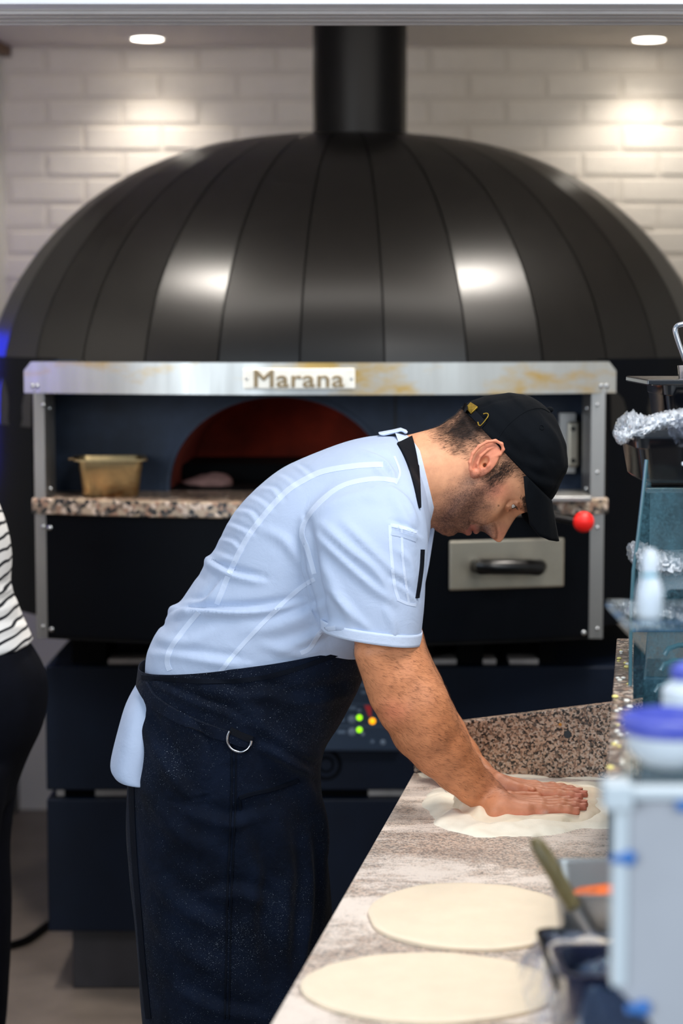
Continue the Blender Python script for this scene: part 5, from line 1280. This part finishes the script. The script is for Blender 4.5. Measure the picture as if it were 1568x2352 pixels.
# collar flap hanging at the front, and placket edge
fl1 = MB().prism([P(992, 1205, YM-.02), P(999, 1212, YM-.02), (P(985, 1300, YM-.02)), P(970, 1372, YM-.02), P(960, 1388, YM-.02), P(958, 1300, YM-.02)], (0, .05, 0)).build('placket', M['shirt'], shirt, bevel=.003)
fl2 = MB().prism([P(868, 997, YM-.02), P(905, 990, YM-.02), P(922, 986, YM-.02), P(938, 992, YM-.02), P(932, 998, YM-.02), P(922, 991, YM-.02), P(905, 996, YM-.02), P(880, 1002, YM-.02)], (0, .06, 0)).build('collar_fold', M['seam'], shirt, bevel=.003)
# ================================================================ apron
apr = [(318, 1528, 862, 1452, .1900, YM), (315, 1560, 852, 1498, .1930, YM), (310, 1620, 826, 1570, .196, YM), (303, 1690, 786, 1648, .198, YM), (297, 1750, 748, 1716, .198, YM), (293, 1810, 738, 1776, .196, YM), (292, 1880, 742, 1850, .194, YM), (299, 1980, 750, 1950, .192, YM),
       (310, 2090, 762, 2075, .190, YM), (318, 2200, 768, 2190, .193, YM), (326, 2300, 770, 2300, .196, YM), (336, 2420, 768, 2430, .200, YM), (345, 2560, 765, 2570, .204, YM)]
AV, AF = loft(apr, 150, 16, 2.3, closed=False); AF = np.array(AF)
# keep the back of the loop open where the wrap ends: the apron leaves a gap behind
afolds = [
 ([(370, 1570), (450, 1605), (520, 1630), (590, 1665)], 12, .004, 's'),
 ([(430, 1650), (470, 1700), (480, 1760), (470, 1820)], 16, .004, 's'), ([(620, 1720), (680, 1770), (715, 1850), (735, 1950)], 20, .007, 'v'),
 ([(560, 1620), (620, 1680), (680, 1720), (735, 1740)], 15, .008, 'r'), ([(600, 1715), (660, 1745), (735, 1790)], 14, .007, 'v'),
 ([(330, 1640), (400, 1760), (450, 1830)], 24, .005, 's'), ([(330, 1800), (400, 1900), (480, 1960)], 26, .005, 'v'), ([(360, 2000), (440, 2080), (520, 2120)], 28, .005, 's'),
 ([(340, 2080), (420, 2180), (520, 2240)], 26, .005, 'v'), ([(560, 1900), (600, 2000), (590, 2120), (610, 2240)], 26, .005, 's'), ([(640, 1880), (660, 2000), (650, 2150), (670, 2300)], 22, .006, 'v'),
 ([(700, 1900), (705, 2050), (692, 2200), (680, 2320)], 14, .009, 'v'), ([(725, 1800), (735, 1950), (740, 2100)], 12, .006, 'r'),
 ([(420, 1850), (520, 1880), (600, 1860)], 22, .004, 's'), ([(480, 2050), (560, 2040), (640, 2080)], 22, .004, 's'), ([(460, 1560), (560, 1590), (640, 1580)], 18, .003, 's'),
 ([(530, 1700), (531, 1900), (522, 2100), (520, 2352)], 5, .0022, 'r'), ([(400, 2250), (480, 2300), (600, 2330)], 20, .004, 's'),
 ([(560, 1550), (660, 1600), (760, 1590), (820, 1570)], 20, .004, 's'),
]
AV = strokes(AV, AF, [(a, b*.9, c*1.6, d) for a, b, c, d in afolds]); An = normals(AV, AF)
if (An*(AV-AV.mean(0))).sum() < 0: AF = AF[:, ::-1].copy(); An = -An
nzv = np.array([noise.noise((p[0]*7, p[1]*7, p[2]*6+p[0]*3))+.5*noise.noise((p[0]*19, p[1]*16, p[2]*13)) for p in AV]); AV = AV+An*(nzv*.0032)[:, None]
apron = mo('apron', AV, AF, M['apron'], man); s_ = apron.modifiers.new('s', 'SOLIDIFY'); s_.thickness = .002; s_.offset = -1
ab_ = bvh_of(AV, AF)
ra = lambda nm, pts, w_, mat='strap', off=.0008, th=.0010: ribbon(nm, pts, w_, ab_, M[mat], apron, off, th)
M['apron_seam'] = cloth('apron_seam_cotton', (9, 14, 24), .2, 700, .3)
ra('apron_top_hem', [(326, 1556), (400, 1561), (480, 1566), (560, 1562), (640, 1548), (740, 1515), (815, 1484)], 10, 'apron_seam')
ra('apron_waistband', [(330, 1572), (352, 1606), (400, 1640), (460, 1668), (520, 1690), (575, 1708)], 24, 'apron', .004, .002)
ra('apron_seam', [(531, 1712), (532, 1800), (529, 1900), (522, 2050), (519, 2200), (516, 2340)], 4, 'apron_seam')
ra('apron_seam', [(541, 1720), (541, 1800), (538, 1900), (531, 2050), (528, 2200), (525, 2340)], 3, 'apron_seam')
ra('side_hem', [(304, 1700), (303, 1800), (306, 1900), (312, 2000), (322, 2120), (330, 2220), (342, 2340)], 12, 'apron_seam')
ra('pocket_edge', [(549, 1832), (580, 1822), (625, 1812), (665, 1798), (683, 1790)], 7, 'apron_seam', .0012, .003)
ra('pocket_edge', [(549, 1832), (551, 1850), (552, 1860)], 6, 'apron_seam')
h = ab_.ray_cast(CAM, ray(549, 1700)); dcen = h[0]+h[1]*.006 if h[1].y < 0 else h[0]-h[1]*.006
ra('ring_tab', [(528, 1676), (552, 1688), (578, 1698)], 14, 'strap', .004, .003)
yr = dcen.y-.004; pts = [P(528+ -0, 1680, yr)]
dpt = [(527, 1679), (522, 1692), (523, 1706), (531, 1719), (543, 1726), (556, 1727), (568, 1721), (575, 1711), (577, 1701)]
ring = MB().tube(crspline([P(u, v, yr) for u, v in dpt], 5), .0021, 10).build('ring', M['chrome'], apron, True); ring['label'] = 'chrome D-shaped ring'
# neck strap lying over the collar and shirt
CVc = np.array([v.co[:] for v in col_.data.vertices])+np.array(wloc(col_)); CF = [tuple(p.vertices) for p in col_.data.polygons]
allV = [Vector(v) for v in SV]+[Vector(v) for v in CVc]; n0 = len(SV)
nb_ = BVHTree.FromPolygons(allV, [tuple(int(i) for i in f) for f in SF]+[tuple(i+n0 for i in f) for f in CF])
ribbon('neck_strap', [(922, 1000), (935, 1030), (947, 1070), (955, 1115), (962, 1168)], 42, nb_, M['strap'], apron, .0020, .0018, taper=.04)
ribbon('neck_strap', [(968, 1262), (966, 1300), (961, 1340), (956, 1374)], 5, nb_, M['strap'], apron, .002, .002)
MB().prism([P(955, 1402, YM-.10), P(965, 1425, YM-.10), P(956, 1432, YM-.10), P(952, 1412, YM-.10)], (0, .004, 0)).build('strap_end', M['strap'], apron)
# shirt tail at the back
tl = [(318, 1562, 420, 1570, .10, YM), (292, 1610, 400, 1620, .12, YM), (274, 1670, 390, 1690, .135, YM), (259, 1735, 380, 1752, .14, YM), (264, 1754, 380, 1772, .14, YM), (270, 1758, 380, 1776, .136, YM)]
V, F = loft(tl, 48, 5, 2.4); fixn(mo('shirt_tail', V, F, M['shirt'], shirt))
# trousers and shoes
pv = Vol(np.array([-.55, YM-.34, .05]), np.array([.22, YM+.34, 1.05]), .010)
for s in (-1, 1):
    hx0 = np.array(P(500, 1720, YM))+[0, s*.075, 0]; kn = np.array([hx0[0]+.03, hx0[1]+s*.02, .52]); an = np.array([hx0[0]-.03, hx0[1]+s*.03, .12])
    pv.chain([hx0+[0, 0, .03], kn, an], [.092, .074, .062], .03)
pv.ell(np.array(P(440, 1760, YM)), (.118, .13, .10), None, .04)
V, F = pv.mesh(); mo('trousers', V, F, M['trouser'], man)
def shoe(x, y, par, L=.27, w_=.047, dirx=1):
    q = Vol(np.array([x-.2, y-.09, -.01]), np.array([x+.2, y+.09, .16]), .006)
    for i in range(9):
        t = i/8; px = x+dirx*(-.09+t*.2); r = .036+.008*math.sin(t*PI)-.006*t
        q.ell((px, y, r*.8+.002), (.05, w_*(.85+.2*math.sin(t*2.6)), r), None, .02)
    q.cap((x-dirx*.07, y, .05), (x-dirx*.06, y, .12), .042, .04, .02)
    V, F = q.mesh(); V[:, 2] = np.maximum(V[:, 2], .0015); return mo('shoe', V, F, M['shoe'], par)
for s in (-1, 1): shoe(P(480, 1700, YM).x+.02, YM+s*.12, man)
# ================================================================ cap
d1 = np.array([.69, -.724]); n1 = np.array([.724, .69])      # along the opening (x, z) and outward
C0 = np.array(P(1057, 935, YM)); kx = np.linalg.norm(np.array(P(1157, 935, YM))-C0)/100
def K2(d, n, c): return np.array([C0[0]+(d*d1[0]+n*n1[0])*kx, C0[1]-c, C0[2]+(d*d1[1]+n*n1[1])*kx])
nn_ = [0, 12, 29, 48, 62, 81, 95, 105, 117, 126, 133, 138, 141.5, 143]
bd = np.interp(nn_, [0, 29, 62, 105, 130, 141, 143], [1, 8, 23, 54, 86, 118, 140])
fd = np.interp(nn_, [0, 20, 48, 81, 95, 117, 135, 141, 143], [300, 298, 286, 273, 260, 230, 184, 168, 152])
wd_ = np.interp(nn_, [0, 30, 62, 85, 105, 120, 132, 140, 143], [.0800, .0825, .0800, .0725, .0600, .0460, .0310, .0150, .003])
keys = np.stack([nn_, bd, fd, wd_], 1); KK = crspline(keys, 5); na = 120; V = []
tn = np.linspace(0, 2*PI, na, endpoint=False)
for n_v, b0, f0, w_ in KK:
    for q in tn:
        cx = math.copysign(abs(math.cos(q))**(2/2.15), math.cos(q)); sy = math.copysign(abs(math.sin(q))**(2/2.15), math.sin(q)); k = 1
        for sm in (PI/6, PI/2, 5*PI/6, 7*PI/6, 1.5*PI, 11*PI/6):      # panel seams sink a little
            dq = abs((q-sm+PI) % (2*PI)-PI); k -= .012*math.exp(-(dq/.035)**2)
        # strap opening at the back dips
        dip = 0
        V.append(K2((b0+f0)/2+(f0-b0)/2*cx*k, n_v, w_*sy*k))
V = np.array(V); F = grid_faces(len(KK), na)
Fc = np.concatenate([F, ]); Nn = normals(V, F)
if (Nn*(V-V.mean(0))).sum() < 0: F = F[:, ::-1].copy()
cfold = [([(1220, 1000), (1245, 1040), (1240, 1090)], 14, .0022, 'v'), ([(1250, 960), (1285, 1010), (1295, 1060)], 10, .002, 's'), ([(1180, 1040), (1220, 1060), (1260, 1060)], 16, .002, 's'), ([(1110, 975), (1150, 1010), (1190, 1050)], 12, .0014, 's'), ([(1200, 1075), (1240, 1100), (1275, 1110)], 12, .002, 's')]
V = strokes(V, F, cfold); nzv = np.array([noise.noise(Vector(p)*26) for p in V]); V = V+normals(V, F)*(nzv*.0012)[:, None]
cap_o = mo('cap', V, F, M['cap'], man); s_ = cap_o.modifiers.new('s', 'SOLIDIFY'); s_.thickness = .0018
cb = bvh_of(V, F)
top = K2(146, 143.2, 0); MB().sphere(top+np.array([n1[0], 0, n1[1]])*.001, .0065, 18, 10, (1, 1, .8)).build('cap_button', M['cap'], cap_o, True)
for p, q in (([(1140, 1010), (1166, 975), (1205, 945), (1240, 936), (1262, 946)], 4), ([(1275, 958), (1298, 1010), (1303, 1060), (1292, 1100)], 4)):
    ribbon('panel_seam', p, q, cb, M['cap'], cap_o, .0004, .0005)
ribbon('sweatband_stitch', [(1066, 940), (1105, 982), (1150, 1028), (1198, 1078)], 5, cb, M['cap'], cap_o, .0004, .0006)
for (u, v) in ((1243, 982),):
    hh = cb.ray_cast(CAM, ray(u, v)); 
    if hh[0] is not None:
        nrm = hh[1] if hh[1].y < 0 else -hh[1]; c = hh[0]+nrm*.0006; a_1 = nrm.orthogonal(); b_1 = nrm.cross(a_1)
        MB().tube([c+(a_1*math.cos(q)+b_1*math.sin(q))*.0030 for q in np.linspace(0, 2*PI, 14, endpoint=False)], .0008, 6, True).build('eyelet', M['cap'], cap_o, True)
# brim
att, edg = [], []; NB_ = 41
for i in range(NB_):
    s = -1+2*i/(NB_-1); q = s*PI/2*.93
    dd = 150+150*math.cos(q)**(1) if abs(s) < 1 else 150
    dA = 208+(300-208)*math.cos(s*PI/2)**.9; cA = .0790*math.sin(abs(s)*PI/2)**.85*np.sign(s)
    A_ = K2(dA, 3-3*abs(s), cA)
    # edge in picture-plane: centre (1282,1243), curling to the face side at the sides
    t = abs(s)
    eu = np.interp(t, [0, .25, .5, .7, .85, .95, 1], [1282, 1280, 1262, 1238, 1217, 1207, 1202]); ev = np.interp(t, [0, .25, .5, .7, .85, .95, 1], [1243, 1243.5, 1241, 1231, 1205, 1150, 1094])
    ce_ = np.interp(t, [0, .25, .5, .7, .85, .95, 1], [0, .026, .050, .066, .076, .080, .0795])*np.sign(s)
    E_ = Hp(eu, ev, ce_); E_ = np.array(P(eu, ev, YM-ce_)) if ce_ > 0 else np.array(P(eu, ev, YM+ce_))*[1, 0, 1]+[0, YM-ce_, 0]
    att.append(A_); edg.append(E_)
V = []; nt_ = 12
for i in range(NB_):
    for j in range(nt_+1):
        t = j/nt_; V.append(att[i]*(1-t)+edg[i]*t)
V = np.array(V)
F = [tuple(f) for f in grid_faces(NB_, nt_+1, False)]
brim = fixn(mo('brim', V, F, M['cap'], cap_o)); s_ = brim.modifiers.new('s', 'SOLIDIFY'); s_.thickness = .0032; s_.offset = 0
# back strap with brass clasp and buckle loop
h1 = cb.ray_cast(CAM, ray(1092, 952)); 
def onc(u, v, o=.004):
    hh = cb.ray_cast(CAM, ray(u, v)); 
    if hh[0] is None: return np.array(P(u, v, YM-.06))
    n_ = hh[1] if hh[1].y < 0 else -hh[1]; return np.array(hh[0]+n_*o)
sp_ = [(1060, 932), (1078, 944), (1096, 960), (1112, 978)]
Vq = []
for (u, v) in crspline(sp_, 4):
    t = np.array([.78, .62]); m_ = np.array([t[1], -t[0]])
    for q in (-9, 9): Vq.append(onc(max(u+m_[0]*q, 1064), v+m_[1]*q, .0035))
for (u, v) in crspline(sp_, 4)[::-1]:
    for q in (9, -9): Vq.append(onc(max(u+m_[0]*q, 1064), v+m_[1]*q, .0010))
k = len(crspline(sp_, 4)); Fq = [(2*i, 2*i+1, 2*i+3, 2*i+2) for i in range(2*k-1)]
fixn(mo('cap_strap', Vq, Fq, M['strap'], cap_o))
cl4 = [(1075, 934), (1092, 928), (1102, 942), (1084, 956)]
cl4 = [(1084, 930), (1071, 943), (1084, 955), (1100, 940)]
P4 = [onc(max(u, 1066), v, .0065) for u, v in cl4]; P4b = [onc(max(u, 1066), v, .0030) for u, v in cl4]; n5 = len(P4)
bc_ = fixn(mo('brass_clasp', P4+P4b, [tuple(range(n5)), tuple(range(n5, 2*n5))[::-1]]+[(i, (i+1) % n5, n5+(i+1) % n5, n5+i) for i in range(n5)], M['brass'], cap_o, smooth=False, bevel=.0006)); bc_['label'] = 'aged brass clasp plate'
lp = [(1099, 972), (1101, 978), (1106, 979), (1121, 961), (1122, 955), (1118, 953), (1112, 954)]
lo_ = MB().tube(crspline([onc(u, v, .0055) for u, v in lp], 4), .0011, 8).build('buckle_loop', M['brass'], cap_o, True)
# ================================================================ second person at the left edge
Y2p = 4.15; px2 = P(-70, 1500, Y2p).x
wo = thing('person', 'person in striped top and dark trousers standing at the left edge, facing away', 'person', (px2, Y2p, 0))
wv = Vol(np.array([px2-.55, Y2p-.36, 0]), np.array([px2+.35, Y2p+.36, 1.76]), .008)
hip = np.array([px2+.0, Y2p, .93]); wa = np.array([px2-.02, Y2p, 1.10]); chs = np.array([px2-.10, Y2p, 1.28])
wv.chain([hip, wa, chs, chs+[0, 0, .10]], [.12, .10, .115, .07], .05); wv.cap(chs+[0, 0, .1], chs+[-.02, 0, .2], .05, .047, .02); wv.ell(chs+[-.035, 0, .30], (.092, .074, .112), None, .02)
for s in (-1, 1):
    sh_ = chs+[0, s*.155, .07]; el_ = sh_+[-.04, s*.04, -.28]; wr_ = el_+[-.20, -s*.04, -.05]
    wv.chain([sh_, el_, wr_], [.048, .037, .026], .02); wv.ell(wr_+[-.06, 0, 0], (.055, .022, .035), None, .02)
    for q in range(4): wv.cap(wr_+[-.09, 0, .02-.013*q], wr_+[-.15, -s*.01, .012-.014*q], .009, .007, .003)
    wv.cap(wr_+[-.04, 0, .02], wr_+[-.10, -s*.02, .04], .011, .008, .004)
    hh_ = hip+[0, s*.08, -.02]; kn = np.array([hh_[0]-.02, hh_[1], .48]); an = np.array([hh_[0]-.03, hh_[1]+s*.02, .09]); wv.chain([hh_, kn, an], [.09, .058, .04], .03); wv.cap(an-[0, 0, .04], an+[-.15, 0, -.055], .032, .026, .02)
V, F = wv.mesh(); o = mo('body', V, F, M['skin'], wo); set_col(o, np.tile(np.append(np.array(lin(215, 160, 130)[:3]), 0), (len(V), 1)))
m, nt, b, N, L = newmat('striped_knit'); t = N.new('ShaderNodeTexCoord'); sx = N.new('ShaderNodeSeparateXYZ'); L.new(t.outputs['Object'], sx.inputs[0])
n = ns(nt, 5, 2); ma = N.new('ShaderNodeMath'); ma.operation = 'MULTIPLY_ADD'; ma.inputs[1].default_value = .05; L.new(n.outputs[0], ma.inputs[0]); 
m2 = N.new('ShaderNodeMath'); m2.operation = 'MULTIPLY_ADD'; m2.inputs[1].default_value = -.45; L.new(sx.outputs[0], m2.inputs[0]); L.new(sx.outputs[2], m2.inputs[2]); L.new(m2.outputs[0], ma.inputs[2])
m3 = N.new('ShaderNodeMath'); m3.operation = 'MULTIPLY'; m3.inputs[1].default_value = 1/.026; L.new(ma.outputs[0], m3.inputs[0]); m4 = N.new('ShaderNodeMath'); m4.operation = 'FRACT'; L.new(m3.outputs[0], m4.inputs[0])
r = ramp(nt, m4.outputs[0], [(.0, lin(20, 22, 30)), (.26, lin(228, 226, 224))], 'CONSTANT'); L.new(r.outputs[0], b.inputs['Base Color']); b.inputs['Roughness'].default_value = .85; M['stripe'] = m
def sec(zpx, r_, l_=-190): return (l_, zpx, r_, zpx)
top_k = [(-240, 1536, 78, 1478, .150, Y2p), (-225, 1500, 66, 1455, .146, Y2p), (-200, 1440, 42, 1400, .138, Y2p), (-185, 1370, 22, 1345, .135, Y2p), (-185, 1290, 24, 1280, .140, Y2p), (-190, 1220, 12, 1215, .155, Y2p), (-215, 1150, -14, 1150, .170, Y2p), (-220, 1090, -50, 1090, .150, Y2p), (-200, 1050, -110, 1050, .08, Y2p)]
pl = [loft(top_k, 48, 5, 2.2)]
for s in (-1, 1):
    g1 = MB(); sh_ = chs+[0, s*.135, .06]; el_ = sh_+[-.04, s*.05, -.27]; wr_ = el_+[-.18, -s*.04, -.04]; g1.tube(crspline([sh_, el_, wr_], 8), list(np.linspace(.062, .038, 17)), 20); pl.append((g1.V, g1.F))
V, F = remesh(pl, .007, 4)
V = strokes(V, F, [([(-60, 1345), (0, 1352), (24, 1340)], 10, .008, 's'), ([(-40, 1400), (10, 1390), (34, 1370)], 12, .006, 's'), ([(-60, 1470), (0, 1440), (50, 1430)], 12, .005, 's')])
mo('striped_top', V, F, M['stripe'], wo)
tk = [(-230, 1500, 66, 1478, .148, Y2p), (-235, 1560, 100, 1540, .165, Y2p), (-235, 1620, 108, 1600, .172, Y2p), (-230, 1680, 96, 1670, .172, Y2p), (-225, 1730, 66, 1735, .165, Y2p), (-215, 1780, 44, 1790, .155, Y2p), (-205, 1830, 30, 1840, .15, Y2p)]
pl = [loft(tk, 48, 5, 2.2)]
for s in (-1, 1):
    g1 = MB(); k = crspline([(P(-92, 1740, Y2p).x, 0, 0, .125), (P(-88, 1860, Y2p).x, 0, 0, .100), (P(-80, 1980, Y2p).x, 0, 0, .082), (P(-72, 2120, Y2p).x, 0, 0, .078), (P(-76, 2352, Y2p).x, 0, 0, .072), (P(-84, 2500, Y2p).x, 0, 0, .06)], 5)
    zs_ = crspline([[P(0, v, Y2p).z] for v in (1740, 1860, 1980, 2120, 2352, 2500)], 5)[:, 0]
    g1.tube([(a[0], Y2p+s*(.085+.0*i), z) for i, (a, z) in enumerate(zip(k, zs_))], [a[3] for a in k], 20); pl.append((g1.V, g1.F))
V, F = remesh(pl, .009, 4); V[:, 2] = np.maximum(V[:, 2], .03); mo('trousers', V, F, M['trouser'], wo)
for s in (-1, 1): shoe(px2-.04, Y2p+s*.1, wo, dirx=-1)
hv = Vol(chs+[-.16, -.12, .15], chs+[.12, .12, .45], .006); hv.ell(chs+[-.022, 0, .315], (.100, .084, .112), None, .0); hv.ell(chs+[-.105, 0, .27], (.05, .075, .085), None, .01, 's'); hv.ell(chs+[.075, 0, .30], (.045, .04, .05), None, .02)
V, F = hv.mesh(); mo('hair', V, F, M['hair'], wo)
